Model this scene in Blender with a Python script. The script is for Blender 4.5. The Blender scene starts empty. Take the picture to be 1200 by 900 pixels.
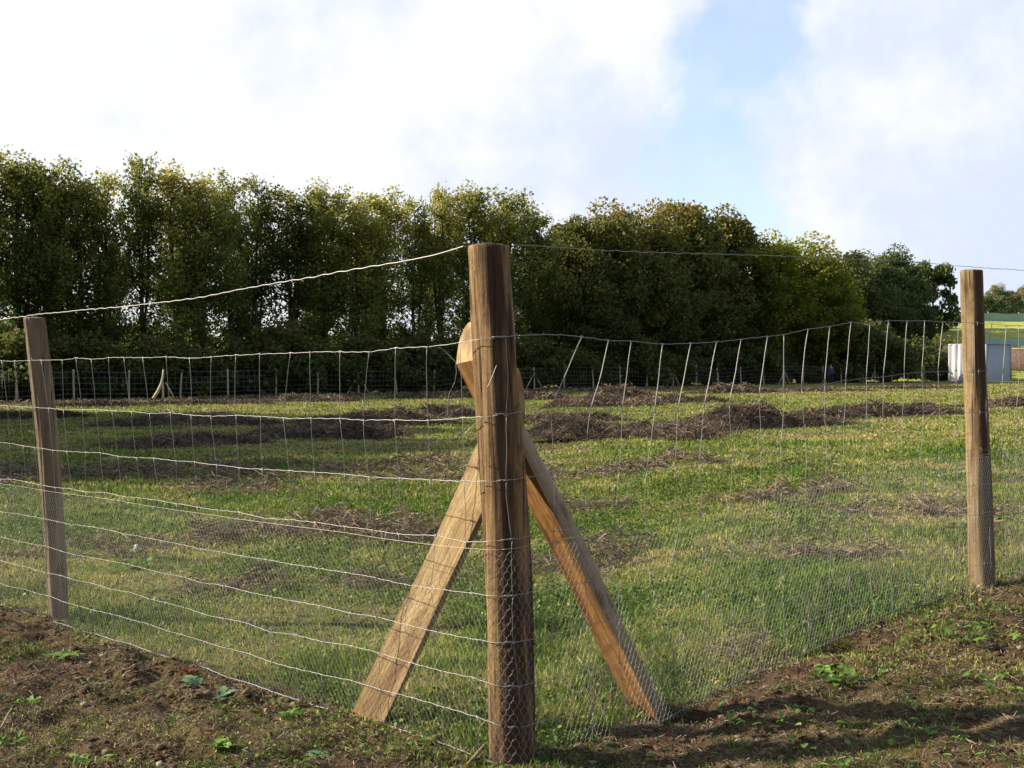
import bpy, math, random
import numpy as np
from mathutils import Vector, Matrix, Quaternion

S = bpy.context.scene
COL = S.collection
R = math.radians

# ------------------------------------------------------------------ camera
F = 1450.0                                   # focal length in pixels of a 1200 px wide frame
cam_d = bpy.data.cameras.new('camera'); cam = bpy.data.objects.new('camera', cam_d); COL.objects.link(cam)
cam_d.sensor_width = 36.0; cam_d.lens = 36.0*F/1200.0
cam_d.clip_start = 0.05; cam_d.clip_end = 6000
CAMZ = 1.5
M_CAM = Matrix.Rotation(R(90-0.69), 4, 'X') @ Matrix.Rotation(R(-0.4), 4, 'Z')
cam.matrix_world = Matrix.Translation((0, 0, CAMZ)) @ M_CAM
S.camera = cam

# ------------------------------------------------------------------ sky
SUN_AZ, SUN_EL = -83.0, 30.0                 # azimuth from +Y, negative = left
sd = Vector((math.sin(R(SUN_AZ))*math.cos(R(SUN_EL)), math.cos(R(SUN_AZ))*math.cos(R(SUN_EL)), math.sin(R(SUN_EL))))
W = bpy.data.worlds.new('World'); S.world = W; W.use_nodes = True
nt = W.node_tree; nt.nodes.clear(); N = nt.nodes.new; L = nt.links.new
def mth(op, a, b=None, c=None, tree=None):
    t = tree or nt
    n = t.nodes.new('ShaderNodeMath'); n.operation = op
    for i, v in enumerate((a, b, c)):
        if v is None: continue
        if isinstance(v, (int, float)): n.inputs[i].default_value = v
        else: t.links.new(v, n.inputs[i])
    return n.outputs[0]
out = N('ShaderNodeOutputWorld'); bg = N('ShaderNodeBackground'); bg.inputs[1].default_value = 1.0
sky = N('ShaderNodeTexSky'); sky.sky_type = 'NISHITA'; sky.sun_disc = False
sky.sun_elevation = R(SUN_EL); sky.sun_rotation = R(SUN_AZ); sky.air_density = 1.0; sky.dust_density = 1.2; sky.ozone_density = 1.5
tc = N('ShaderNodeTexCoord'); sx = N('ShaderNodeSeparateXYZ'); L(tc.outputs['Generated'], sx.inputs[0])
dx, dy, dz = sx.outputs
zz = mth('ADD', mth('MAXIMUM', dz, 0.0), 0.10)
pu = mth('DIVIDE', dx, zz); pv = mth('DIVIDE', dy, zz)
cmb = N('ShaderNodeCombineXYZ'); L(pu, cmb.inputs[0]); L(pv, cmb.inputs[1])
def noise(vec, scale, detail, rough, tree=None, w=None):
    t = tree or nt
    n = t.nodes.new('ShaderNodeTexNoise'); n.inputs['Scale'].default_value = scale
    n.inputs['Detail'].default_value = detail; n.inputs['Roughness'].default_value = rough
    if vec is not None: t.links.new(vec, n.inputs['Vector'])
    return n.outputs['Fac']
n_dir = noise(tc.outputs['Generated'], 11.0, 10, 0.60)
n_big = noise(cmb.outputs[0], 0.55, 6, 0.55)
n_fine = noise(tc.outputs['Generated'], 5.0, 10, 0.6)
yy = mth('MAXIMUM', dy, 0.05)
u = mth('DIVIDE', dx, yy); v = mth('DIVIDE', dz, yy)
# the opening of blue sky right of the middle: a curved band
dv = mth('SUBTRACT', v, 0.19)
u0 = mth('ADD', mth('MULTIPLY', mth('MULTIPLY', dv, dv), 6.0), 0.150)
dist = mth('ABSOLUTE', mth('SUBTRACT', u, u0))
gap = mth('SUBTRACT', 1.0, mth('DIVIDE', dist, 0.075))
gap = mth('ADD', gap, mth('MULTIPLY', mth('SUBTRACT', n_dir, 0.5), 4.2))
front = mth('GREATER_THAN', dy, 0.3)
gap = mth('MULTIPLY', gap, front)
# low band of thin cloud near the horizon on the right
high = mth('MULTIPLY', mth('SUBTRACT', dz, 0.42), 5.0)           # overhead the cover breaks up
high = mth('MINIMUM', mth('MAXIMUM', high, 0.0), 1.0)
gapo = mth('MULTIPLY', high, mth('ADD', mth('MULTIPLY', mth('SUBTRACT', n_big, 0.42), 6.0), 0.5))
gtot = mth('MAXIMUM', mth('MINIMUM', mth('MAXIMUM', gap, gapo), 1.0), 0.0)
sm = N('ShaderNodeMapRange'); sm.interpolation_type = 'SMOOTHSTEP'
L(gtot, sm.inputs[0]); sm.inputs[1].default_value = 0.0; sm.inputs[2].default_value = 0.95; sm.inputs[3].default_value = 1.0; sm.inputs[4].default_value = 0.34
cover = sm.outputs[0]
# cloud tone: bright towards the sun (left), greyer to the right
tone = N('ShaderNodeMapRange'); tone.interpolation_type = 'SMOOTHSTEP'
L(mth('ADD', u, mth('MULTIPLY', mth('SUBTRACT', n_fine, 0.5), 3.6)), tone.inputs[0])
tone.inputs[1].default_value = -0.30; tone.inputs[2].default_value = 0.62
tone.inputs[3].default_value = 0.0; tone.inputs[4].default_value = 1.0
cc = N('ShaderNodeMix'); cc.data_type = 'RGBA'; L(tone.outputs[0], cc.inputs[0])
cc.inputs[6].default_value = (0.485, 0.49, 0.50, 1); cc.inputs[7].default_value = (0.355, 0.395, 0.47, 1)
over = N('ShaderNodeMix'); over.data_type = 'RGBA'; L(mth('MAXIMUM', high, mth('MULTIPLY', mth('LESS_THAN', dy, 0.2), 0.85)), over.inputs[0]); L(cc.outputs[2], over.inputs[6]); over.inputs[7].default_value = (0.30, 0.315, 0.34, 1)
ss = N('ShaderNodeVectorMath'); ss.operation = 'SCALE'; L(sky.outputs[0], ss.inputs[0]); ss.inputs[3].default_value = 0.115
mx = N('ShaderNodeMix'); mx.data_type = 'RGBA'; L(cover, mx.inputs[0]); L(ss.outputs[0], mx.inputs[6]); L(over.outputs[2], mx.inputs[7])
L(mx.outputs[2], bg.inputs[0]); L(bg.outputs[0], out.inputs[0])

# ------------------------------------------------------------------ sun
sl = bpy.data.lights.new('sun', 'SUN'); so = bpy.data.objects.new('sun', sl); COL.objects.link(so)
sl.energy = 5.0; sl.angle = R(0.5); sl.color = (1.0, 0.875, 0.68)
so.rotation_euler = sd.to_track_quat('Z', 'Y').to_euler(); so.location = (-30, 5, 25)

S.view_settings.view_transform = 'Standard'; S.view_settings.look = 'None'
S.view_settings.exposure = 1.1; S.view_settings.gamma = 1.0; S.view_settings.use_curve_mapping = False
S.cycles.max_bounces = 6; S.cycles.diffuse_bounces = 2; S.cycles.transmission_bounces = 3; S.cycles.transparent_max_bounces = 4
S.cycles.caustics_reflective = False; S.cycles.caustics_refractive = False

# ------------------------------------------------------------------ helpers
def P(px, py, Y):
    """world point seen at pixel (px,py) of the 1200x900 photograph, at depth Y"""
    d = M_CAM.to_3x3() @ Vector(((px-600)/F, -(py-450)/F, -1.0))
    k = Y/d.y
    return Vector((d.x*k, Y, CAMZ+d.z*k))

def _h(i, j, seed):
    n = (i*374761393 + j*668265263 + seed*1442695041) & 0xffffffff
    n = ((n ^ (n >> 13))*1274126177) & 0xffffffff
    return ((n ^ (n >> 16)) & 0xffff)/65535.0
def vnoise(x, y, seed=0):
    x = np.asarray(x, float); y = np.asarray(y, float)
    i = np.floor(x).astype(np.int64); j = np.floor(y).astype(np.int64)
    fx = x-i; fy = y-j; fx = fx*fx*(3-2*fx); fy = fy*fy*(3-2*fy)
    a = _h(i, j, seed); b = _h(i+1, j, seed); c = _h(i, j+1, seed); d = _h(i+1, j+1, seed)
    return (a*(1-fx)+b*fx)*(1-fy)+(c*(1-fx)+d*fx)*fy
def fbm(x, y, o=4, seed=0):
    s = 0; a = 0.5; t = 0
    for k in range(o):
        s = s+a*vnoise(np.asarray(x)*2**k, np.asarray(y)*2**k, seed+k*17); t += a; a *= 0.5
    return s/t
def sstep(a, b, x):
    t = np.clip((np.asarray(x, float)-a)/(b-a), 0, 1); return t*t*(3-2*t)

def mesh_np(name, verts, faces, attrs=None, smooth=False, mats=None, midx=None):
    """faces: an (n,k) array, or a list of such arrays"""
    me = bpy.data.meshes.new(name)
    if not isinstance(faces, list): faces = [faces]
    verts = np.asarray(verts, np.float32)
    me.vertices.add(len(verts)); me.vertices.foreach_set('co', verts.ravel())
    nl = sum(f.size for f in faces); npoly = sum(len(f) for f in faces)
    me.loops.add(nl); me.polygons.add(npoly)
    me.loops.foreach_set('vertex_index', np.concatenate([f.ravel() for f in faces]).astype(np.int32))
    tot = np.concatenate([np.full(len(f), f.shape[1]) for f in faces]).astype(np.int32)
    st = np.concatenate([[0], np.cumsum(tot)[:-1]]).astype(np.int32)
    me.polygons.foreach_set('loop_start', st); me.polygons.foreach_set('loop_total', tot)
    if smooth: me.polygons.foreach_set('use_smooth', np.ones(npoly, bool))
    me.update(calc_edges=True)
    if attrs:
        for k, a in attrs.items():
            at = me.attributes.new(k, 'FLOAT', 'POINT'); at.data.foreach_set('value', np.asarray(a, np.float32))
    return me
def obj(name, me, mat=None, parent=None, loc=None):
    o = bpy.data.objects.new(name, me); COL.objects.link(o)
    if mat is not None and not me.materials: me.materials.append(mat)
    if parent is not None: o.parent = parent
    if loc is not None: o.location = loc
    return o
def tag(o, label=None, cat=None, group=None, kind=None):
    if label: o['label'] = label
    if cat: o['category'] = cat
    if group: o['group'] = group
    if kind: o['kind'] = kind
    return o
def empty(name, loc=(0, 0, 0), rz=0.0):
    o = bpy.data.objects.new(name, None); COL.objects.link(o); o.location = loc; o.rotation_euler = (0, 0, rz)
    o.empty_display_size = 0.3
    return o

class Geo:
    """collects vertices and faces"""
    def __init__(s): s.v = []; s.f = {}; s.n = 0; s.a = []
    def add(s, v, f, a=None):
        v = np.asarray(v, float); f = np.asarray(f, int)
        s.f.setdefault(f.shape[1], []).append(f+s.n); s.v.append(v); s.n += len(v)
        s.a.append(np.full(len(v), 0.5) if a is None else np.broadcast_to(np.asarray(a, float), (len(v),)))
    def mesh(s, name, smooth=False):
        return mesh_np(name, np.concatenate(s.v), [np.concatenate(x) for x in s.f.values()], {'tint': np.concatenate(s.a)}, smooth)
def tube(g, pts, rad, k=6, a=None, cap=True):
    pts = np.asarray(pts, float); n = len(pts)
    rad = np.broadcast_to(np.asarray(rad, float), (n,))
    t = np.gradient(pts, axis=0); t /= np.linalg.norm(t, axis=1, keepdims=True)+1e-9
    up = np.array([0, 0, 1.0]) if abs(t[:, 2]).mean() < 0.85 else np.array([1.0, 0, 0])
    x = np.cross(t, up); x /= np.linalg.norm(x, axis=1, keepdims=True)+1e-9
    y = np.cross(t, x)
    an = np.arange(k)*2*math.pi/k
    v = pts[:, None]+rad[:, None, None]*(np.cos(an)[None, :, None]*x[:, None]+np.sin(an)[None, :, None]*y[:, None])
    i = np.arange(n-1)[:, None]*k; j = np.arange(k)[None]; j2 = (j+1) % k
    f = np.stack([i+j, i+j2, i+k+j2, i+k+j], -1).reshape(-1, 4)
    g.add(v.reshape(-1, 3), f, a)
    if cap and k >= 3:
        base = g.n-n*k
        g.f.setdefault(k, []).append(np.array([[base+q for q in range(k)][::-1]])); g.f[k].append(np.array([[base+(n-1)*k+q for q in range(k)]]))
def prisms(g, A, B, r, k=3, a=None):
    A = np.asarray(A, float); B = np.asarray(B, float); n = len(A)
    t = B-A; t /= np.linalg.norm(t, axis=1, keepdims=True)+1e-9
    up = np.where(abs(t[:, 2:3]) < 0.9, np.array([[0, 0, 1.0]]), np.array([[1.0, 0, 0]]))
    x = np.cross(t, up); x /= np.linalg.norm(x, axis=1, keepdims=True)+1e-9; y = np.cross(t, x)
    an = np.arange(k)*2*math.pi/k
    r = np.broadcast_to(np.asarray(r, float), (n,))
    off = r[:, None, None]*(np.cos(an)[None, :, None]*x[:, None]+np.sin(an)[None, :, None]*y[:, None])
    v = np.concatenate([A[:, None]+off, B[:, None]+off], 1).reshape(-1, 3)
    i = (np.arange(n)*2*k)[:, None]; j = np.arange(k)[None]; j2 = (j+1) % k
    f = np.stack([i+j, i+j2, i+k+j2, i+k+j], -1).reshape(-1, 4)
    g.add(v, f, None if a is None else np.repeat(a, 2*k))

# ------------------------------------------------------------------ materials
def new_mat(name):
    m = bpy.data.materials.new(name); m.use_nodes = True
    t = m.node_tree; t.nodes.clear()
    o = t.nodes.new('ShaderNodeOutputMaterial'); return m, t, o
def ramp(t, fac, stops):
    n = t.nodes.new('ShaderNodeValToRGB'); e = n.color_ramp.elements
    while len(e) < len(stops): e.new(0.5)
    for q, (p, c) in zip(e, stops): q.position = p; q.color = (*c, 1)
    t.links.new(fac, n.inputs[0]); return n.outputs[0]
def mixc(t, fac, a, b, mode='MIX'):
    n = t.nodes.new('ShaderNodeMix'); n.data_type = 'RGBA'; n.blend_type = mode
    for s, q in ((n.inputs[0], fac), (n.inputs[6], a), (n.inputs[7], b)):
        if isinstance(q, (int, float)): s.default_value = q
        elif isinstance(q, tuple): s.default_value = (*q, 1)
        else: t.links.new(q, s)
    return n.outputs[2]
def attr(t, name):
    n = t.nodes.new('ShaderNodeAttribute'); n.attribute_name = name; return n.outputs['Fac']
def position(t):
    return t.nodes.new('ShaderNodeNewGeometry').outputs['Position']
def bump(t, h, strength, dist):
    n = t.nodes.new('ShaderNodeBump'); n.inputs['Strength'].default_value = strength; n.inputs['Distance'].default_value = dist
    t.links.new(h, n.inputs['Height']); return n.outputs[0]
def mapping(t, vec, scale):
    n = t.nodes.new('ShaderNodeMapping'); n.inputs['Scale'].default_value = scale; t.links.new(vec, n.inputs['Vector']); return n.outputs[0]
def principled(t, o, col, rough=0.85, metal=0.0, nrm=None, spec=0.3):
    b = t.nodes.new('ShaderNodeBsdfPrincipled')
    if isinstance(col, tuple): b.inputs['Base Color'].default_value = (*col, 1)
    else: t.links.new(col, b.inputs['Base Color'])
    b.inputs['Roughness'].default_value = rough; b.inputs['Metallic'].default_value = metal
    b.inputs['Specular IOR Level'].default_value = spec
    if nrm is not None: t.links.new(nrm, b.inputs['Normal'])
    t.links.new(b.outputs[0], o.inputs[0]); return b
def leaf_mat(name, stops, trans=0.35, patch=0.5, pstops=None, pscale=0.5, objvar=0.0, rough=0.6):
    m, t, o = new_mat(name)
    c = ramp(t, attr(t, 'tint'), stops)
    if pstops:
        nf = noise(position(t), pscale, 4, 0.6, t)
        mr = t.nodes.new('ShaderNodeMapRange'); mr.inputs[1].default_value = 0.47; mr.inputs[2].default_value = 0.62; t.links.new(nf, mr.inputs[0])
        c2 = ramp(t, attr(t, 'tint'), pstops)
        c = mixc(t, mth('MULTIPLY', mr.outputs[0], patch, tree=t), c, c2)
    if objvar:
        oi = t.nodes.new('ShaderNodeObjectInfo')
        hs = t.nodes.new('ShaderNodeHueSaturation')
        t.links.new(mth('ADD', mth('MULTIPLY', oi.outputs['Random'], objvar, tree=t), 1-objvar*0.5, tree=t), hs.inputs['Value'])
        t.links.new(mth('ADD', mth('MULTIPLY', oi.outputs['Random'], -0.040*objvar, tree=t), 0.5+0.030*objvar, tree=t), hs.inputs['Hue'])
        t.links.new(c, hs.inputs['Color']); c = hs.outputs[0]
    d = t.nodes.new('ShaderNodeBsdfPrincipled'); t.links.new(c, d.inputs['Base Color']); d.inputs['Roughness'].default_value = rough
    d.inputs['Specular IOR Level'].default_value = 0.25
    tr = t.nodes.new('ShaderNodeBsdfTranslucent'); t.links.new(c, tr.inputs[0])
    mxs = t.nodes.new('ShaderNodeMixShader'); mxs.inputs[0].default_value = trans
    t.links.new(d.outputs[0], mxs.inputs[1]); t.links.new(tr.outputs[0], mxs.inputs[2]); t.links.new(mxs.outputs[0], o.inputs[0])
    return m

def soil_mat():
    m, t, o = new_mat('ground')
    p = position(t)
    n1 = noise(p, 0.9, 6, 0.6, t); n2 = noise(p, 7.0, 8, 0.65, t); n3 = noise(p, 45.0, 6, 0.7, t)
    soil = ramp(t, n2, [(0.30, (0.024, 0.015, 0.009)), (0.46, (0.072, 0.043, 0.024)), (0.60, (0.13, 0.082, 0.045)), (0.75, (0.24, 0.165, 0.10))])
    soil = mixc(t, mth('MULTIPLY', n3, 0.65, tree=t), soil, (0.045, 0.024, 0.013))
    turf = ramp(t, n1, [(0.3, (0.08, 0.090, 0.020)), (0.5, (0.15, 0.155, 0.038)), (0.68, (0.23, 0.20, 0.075))])
    turf = mixc(t, mth('MULTIPLY', n2, 0.55, tree=t), turf, (0.05, 0.05, 0.020))
    c = mixc(t, attr(t, 'soil'), turf, soil)
    lc = ramp(t, n3, [(0.3, (0.035, 0.024, 0.016)), (0.6, (0.12, 0.085, 0.055)), (0.75, (0.22, 0.165, 0.11))])
    c = mixc(t, mth('MULTIPLY', attr(t, 'litter'), 0.8, tree=t), c, lc)
    h = mth('ADD', mth('MULTIPLY', n2, 0.6, tree=t), mth('MULTIPLY', n3, 0.4, tree=t), tree=t)
    principled(t, o, c, 0.95, nrm=bump(t, h, 0.9, 0.03), spec=0.15)
    return m

def wood_mat(name, stops, streak=(0.035, 0.018, 0.009), sfac=0.8, offs=(0, 0, 0), fine=1.0, rough=0.8, cracks=True, slo=.50, shi=.62):
    m, t, o = new_mat(name)
    tcn = t.nodes.new('ShaderNodeTexCoord')
    va = t.nodes.new('ShaderNodeVectorMath'); va.operation = 'ADD'; t.links.new(tcn.outputs['Object'], va.inputs[0]); va.inputs[1].default_value = offs
    v = va.outputs[0]
    g1 = noise(mapping(t, v, (14, 14, 1.1)), 1.0, 6, 0.65, t)
    g2 = noise(mapping(t, v, (90*fine, 90*fine, 2.5)), 1.0, 5, 0.7, t)
    g3 = noise(mapping(t, v, (9, 9, 1.0)), 1.0, 4, 0.6, t)
    c = ramp(t, mth('ADD', mth('MULTIPLY', g1, 0.65, tree=t), mth('MULTIPLY', g2, 0.35, tree=t), tree=t), stops)
    mr = t.nodes.new('ShaderNodeMapRange'); mr.inputs[1].default_value = slo; mr.inputs[2].default_value = shi; t.links.new(g3, mr.inputs[0])
    c = mixc(t, mth('MULTIPLY', mr.outputs[0], sfac, tree=t), c, streak)
    h = mth('ADD', mth('MULTIPLY', g2, 0.6, tree=t), mth('MULTIPLY', g1, 0.5, tree=t), tree=t)
    gr = noise(v, 16.0, 6, 0.7, t)
    gm = t.nodes.new('ShaderNodeMapRange'); gm.inputs[1].default_value = 0.50; gm.inputs[2].default_value = 0.66; t.links.new(gr, gm.inputs[0])
    c = mixc(t, mth('MULTIPLY', gm.outputs[0], 0.55, tree=t), c, tuple(q*1.3 for q in streak))
    kn = t.nodes.new('ShaderNodeTexVoronoi'); kn.inputs['Scale'].default_value = 1.0; t.links.new(mapping(t, v, (9, 9, 3.6)), kn.inputs['Vector'])
    km = t.nodes.new('ShaderNodeMapRange'); km.inputs[1].default_value = 0.10; km.inputs[2].default_value = 0.22; km.inputs[3].default_value = 1; km.inputs[4].default_value = 0; t.links.new(kn.outputs['Distance'], km.inputs[0])
    c = mixc(t, mth('MULTIPLY', km.outputs[0], 0.7, tree=t), c, tuple(q*0.8 for q in streak))
    h = mth('ADD', h, mth('MULTIPLY', gr, 0.5, tree=t), tree=t)
    if cracks: c = mixc(t, mth('MULTIPLY', attr(t, 'dark_band'), 0.88, tree=t), c, (0.045, 0.022, 0.012))
    if cracks:
        g4 = noise(mapping(t, v, (55, 55, 0.8)), 1.0, 3, 0.5, t)
        cr = t.nodes.new('ShaderNodeMapRange'); cr.inputs[1].default_value = 0.33; cr.inputs[2].default_value = 0.37; cr.inputs[3].default_value = 1; cr.inputs[4].default_value = 0; t.links.new(g4, cr.inputs[0])
        c = mixc(t, mth('MULTIPLY', cr.outputs[0], 0.75, tree=t), c, (0.02, 0.012, 0.007))
        h = mth('SUBTRACT', h, mth('MULTIPLY', cr.outputs[0], 0.6, tree=t), tree=t)
    principled(t, o, c, rough, nrm=bump(t, h, 1.0, 0.010), spec=0.25)
    return m
def plain(name, col, rough=0.8, metal=0.0, nscale=None, var=0.3, spec=0.3):
    m, t, o = new_mat(name)
    if nscale:
        n = noise(position(t), nscale, 5, 0.6, t)
        c = mixc(t, n, tuple(x*(1-var) for x in col), tuple(min(1, x*(1+var)) for x in col))
    else: c = col
    principled(t, o, c, rough, metal, spec=spec); return m

MAT = {}
MAT['ground'] = soil_mat()
MAT['grass'] = leaf_mat('grass_blades',
    [(0.0, (0.022, 0.060, 0.008)), (0.32, (0.080, 0.170, 0.016)), (0.60, (0.195, 0.270, 0.032)), (0.82, (0.35, 0.33, 0.085)), (1.0, (0.46, 0.37, 0.18))],
    0.32, 0.45, [(0.0, (0.10, 0.11, 0.025)), (0.5, (0.24, 0.23, 0.06)), (1.0, (0.42, 0.33, 0.16))], 0.45)
MAT['straw'] = leaf_mat('dead_stems', [(0.0, (0.022, 0.016, 0.012)), (0.42, (0.10, 0.077, 0.058)), (0.72, (0.24, 0.185, 0.13)), (1.0, (0.40, 0.31, 0.20))], 0.12, rough=0.9)
MAT['mound'] = plain('hay_core', (0.085, 0.062, 0.045), 1.0, nscale=12.0, var=0.5)
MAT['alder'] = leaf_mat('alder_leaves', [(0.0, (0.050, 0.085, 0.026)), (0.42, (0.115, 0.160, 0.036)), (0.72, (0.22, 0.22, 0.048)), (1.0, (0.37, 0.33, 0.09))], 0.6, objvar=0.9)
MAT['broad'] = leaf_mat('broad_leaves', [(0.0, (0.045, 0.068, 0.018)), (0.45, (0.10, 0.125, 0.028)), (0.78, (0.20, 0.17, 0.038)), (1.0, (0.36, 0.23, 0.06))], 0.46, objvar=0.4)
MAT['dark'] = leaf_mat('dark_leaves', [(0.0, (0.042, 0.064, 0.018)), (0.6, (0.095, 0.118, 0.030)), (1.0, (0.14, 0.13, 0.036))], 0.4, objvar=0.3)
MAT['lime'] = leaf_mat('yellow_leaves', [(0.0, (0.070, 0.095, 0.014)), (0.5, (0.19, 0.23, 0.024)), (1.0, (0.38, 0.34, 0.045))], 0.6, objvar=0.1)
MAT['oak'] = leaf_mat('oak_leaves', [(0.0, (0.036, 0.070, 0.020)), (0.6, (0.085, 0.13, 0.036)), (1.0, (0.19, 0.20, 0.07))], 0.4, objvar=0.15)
MAT['pale'] = leaf_mat('pale_hazed_leaves', [(0.0, (0.12, 0.17, 0.09)), (0.5, (0.19, 0.23, 0.11)), (1.0, (0.36, 0.25, 0.15))], 0.25, objvar=0.4)  # haze of the far trees put into the leaf colour; also pale shrub
MAT['bark'] = wood_mat('bark', [(0.3, (0.03, 0.022, 0.016)), (0.7, (0.09, 0.07, 0.05))], cracks=False)
MAT['post_wood'] = wood_mat('corner_post_wood', [(0.32, (0.050, 0.027, 0.012)), (0.46, (0.165, 0.102, 0.045)), (0.58, (0.29, 0.190, 0.085)), (0.72, (0.39, 0.285, 0.145))], (0.035, 0.017, 0.009), 0.92, (0.31, 0.2, 0.5), slo=.47, shi=.56)
MAT['post_grey'] = wood_mat('weathered_post_wood', [(0.32, (0.080, 0.060, 0.036)), (0.48, (0.17, 0.130, 0.080)), (0.68, (0.29, 0.23, 0.148))], (0.09, 0.060, 0.036), 0.5, (3.1, 0.7, 1.5))
MAT['post_tan'] = wood_mat('tan_post_wood', [(0.32, (0.09, 0.056, 0.028)), (0.48, (0.21, 0.15, 0.078)), (0.68, (0.33, 0.25, 0.14))], (0.06, 0.030, 0.013), 0.75, (5.1, 2.7, 0.9), slo=.52, shi=.6)
MAT['end_grain'] = plain('post_end_grain', (0.20, 0.13, 0.075), 0.9, nscale=60.0, var=0.6)
MAT['sawn'] = wood_mat('sawn_face', [(0.32, (0.21, 0.135, 0.058)), (0.48, (0.35, 0.245, 0.115)), (0.68, (0.44, 0.335, 0.175))], (0.15, 0.082, 0.034), 0.7, (1.7, 1.2, 0.1), fine=0.6, rough=0.65, cracks=False)
MAT['sawn_dark'] = wood_mat('sawn_face_orange', [(0.32, (0.13, 0.060, 0.019)), (0.48, (0.235, 0.118, 0.038)), (0.68, (0.34, 0.19, 0.068))], (0.08, 0.033, 0.010), 0.7, (2.7, 1.2, 0.1), fine=0.6, rough=0.65, cracks=False)
MAT['debarked'] = wood_mat('rounded_face', [(0.32, (0.16, 0.12, 0.075)), (0.5, (0.27, 0.21, 0.135)), (0.7, (0.36, 0.29, 0.195))], (0.12, 0.09, 0.055), 0.45, (0.7, 4.2, 0.1))
MAT['wire'] = plain('galvanised_wire', (0.25, 0.25, 0.255), 0.45, 0.4, spec=0.5)
MAT['net'] = plain('galvanised_netting', (0.36, 0.365, 0.37), 0.45, 0.3, spec=0.4)

# ------------------------------------------------------------------ terrain
CX, CY = -0.007, 4.754                        # the corner post
LP = (-2.757, 7.48); RP = (2.82, 7.44)        # left and right post
SL = (LP[1]-CY)/abs(LP[0]-CX)
SR = (RP[1]-CY)/abs(RP[0]-CX)
def outside(x, y):
    x = np.asarray(x, float); y = np.asarray(y, float)
    sl_ = np.where(x < CX, SL, SR)
    return (CY+sl_*np.abs(x-CX)-y)/1.41       # >0 in front of the fence
def zbase(x, y):
    x = np.asarray(x, float); y = np.asarray(y, float)
    z = 0.17*sstep(0.35, 2.3, x)*(1-sstep(24, 60, y))*(1-sstep(10, 20, x))
    z = z+0.10*(fbm(x*0.05+7, y*0.05, 3, 5)-0.5)*sstep(10, 35, y)
    z = z+0.03*(fbm(x*0.35, y*0.35, 3, 9)-0.5)
    return z
def zground(x, y):
    x = np.asarray(x, float); y = np.asarray(y, float)
    o = outside(x, y)
    near = 1-sstep(14, 22, y)
    soil = sstep(-0.10, 0.22, o+0.35*(fbm(x*1.5, y*1.5, 3, 31)-0.5))*near
    clod = (np.abs(fbm(x*3.2, y*3.2, 4, 3)-0.5)*0.13-0.012)+(fbm(x*9, y*9, 4, 4)-0.5)*0.075
    z = zbase(x, y)+soil*clod+(1-soil)*near*(fbm(x*2.4, y*2.4, 3, 13)-0.5)*0.05
    # spoil thrown up along the right run and the hollow left beside it
    z = z+0.06*np.exp(-((o-0.55)/0.25)**2)*sstep(0.6, 1.2, x)*near*fbm(x*2, y*2, 2, 8)*1.4
    z = z-0.11*np.exp(-(((x-1.62)/0.22)**2+((y-6.05)/0.16)**2))
    z = z-0.08*np.exp(-(((x-0.75)/0.16)**2+((y-5.28)/0.10)**2))
    return z
def litter_mask(x, y):
    m = 0
    x = x+1.1*(fbm(x*0.8+3, y*0.8, 3, 201)-0.5)*np.minimum(2, y*0.1)+0.25*(fbm(x*4, y*4, 2, 203)-.5); y = y+1.4*(fbm(x*0.8, y*0.8+9, 3, 202)-0.5)*np.minimum(2, y*0.1)
    for (a, b, ra, rb) in LITTER:
        m = np.maximum(m, np.exp(-(((x-a)/ra)**2+((y-b)/rb)**2)))
    df = (x+24.9)*0.68-(y-62.0)*0.73
    m = np.maximum(m, 0.75*np.exp(-((df-4.5)/3.5)**2))
    return np.clip(m*1.8*(sstep(0.38, 0.66, fbm(x*3.1, y*3.1, 4, 77))+0.06), 0, 1)
def gp(px, py):                               # ground point below a pixel
    Y = 1.5*F/max(4, (py-432.5+0.007*(px-600)))
    for _ in range(4):
        q = P(px, py, 1.0)-Vector((0, 0, CAMZ))
        z = float(zbase(q.x*Y, Y)); Y = (z-CAMZ)/q.z
    return q.x*Y, Y
LITTER = []
for (px, py, rx, ry) in [(410, 625, 1.0, 0.75), (330, 632, 0.7, 0.5), (730, 660, 0.42, 0.36), (890, 585, 0.55, 0.45), (60, 560, 2.6, 1.2), (640, 590, .5, .7),
                         (400, 548, 2.0, 1.0), (560, 560, 1.4, .8), (760, 545, 1.2, 0.6), (120, 640, .6, .4), (980, 640, .35, .3), (1180, 640, .35, .4), (960, 580, .8, .5), (250, 575, .9, .5), (470, 690, .3, .25), (290, 695, .4, .2), (880, 760, .25, .15), (700, 600, .5, .4), (1050, 600, .7, .5), (830, 545, .9, .5), (500, 640, .5, .3)]:
    a, b = gp(px, py); LITTER.append((a, b, rx, ry))

def graded(lo, hi, c0, c1, step, growth):
    xs = list(np.arange(c0, c1, step)); s = step; x = xs[0]; left = []
    while x > lo: s *= growth; x -= s; left.append(x)
    s = step; x = xs[-1]; right = []
    while x < hi: s *= growth; x += s; right.append(x)
    return np.array(left[::-1]+xs+right)
gx = graded(-900, 900, -3.8, 4.4, 0.03, 1.06); gy = graded(-300, 1800, 3.2, 9.0, 0.03, 1.035)
GX, GY = np.meshgrid(gx, gy)
GZ = zground(GX, GY)
nx, ny = len(gx), len(gy)
idx = np.arange(nx*ny).reshape(ny, nx)
fa = np.stack([idx[:-1, :-1], idx[:-1, 1:], idx[1:, 1:], idx[1:, :-1]], -1).reshape(-1, 4)
o_ = outside(GX, GY)
soilv = sstep(-0.08, 0.15, o_+0.5*(fbm(GX*1.7, GY*1.7, 4, 31)-0.5))*(1-sstep(30, 60, np.abs(GY)))
soilv = soilv*(0.82+0.18*sstep(0.42, 0.56, fbm(GX*2.5, GY*2.5, 4, 57)))
lit = litter_mask(GX, GY)
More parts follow.
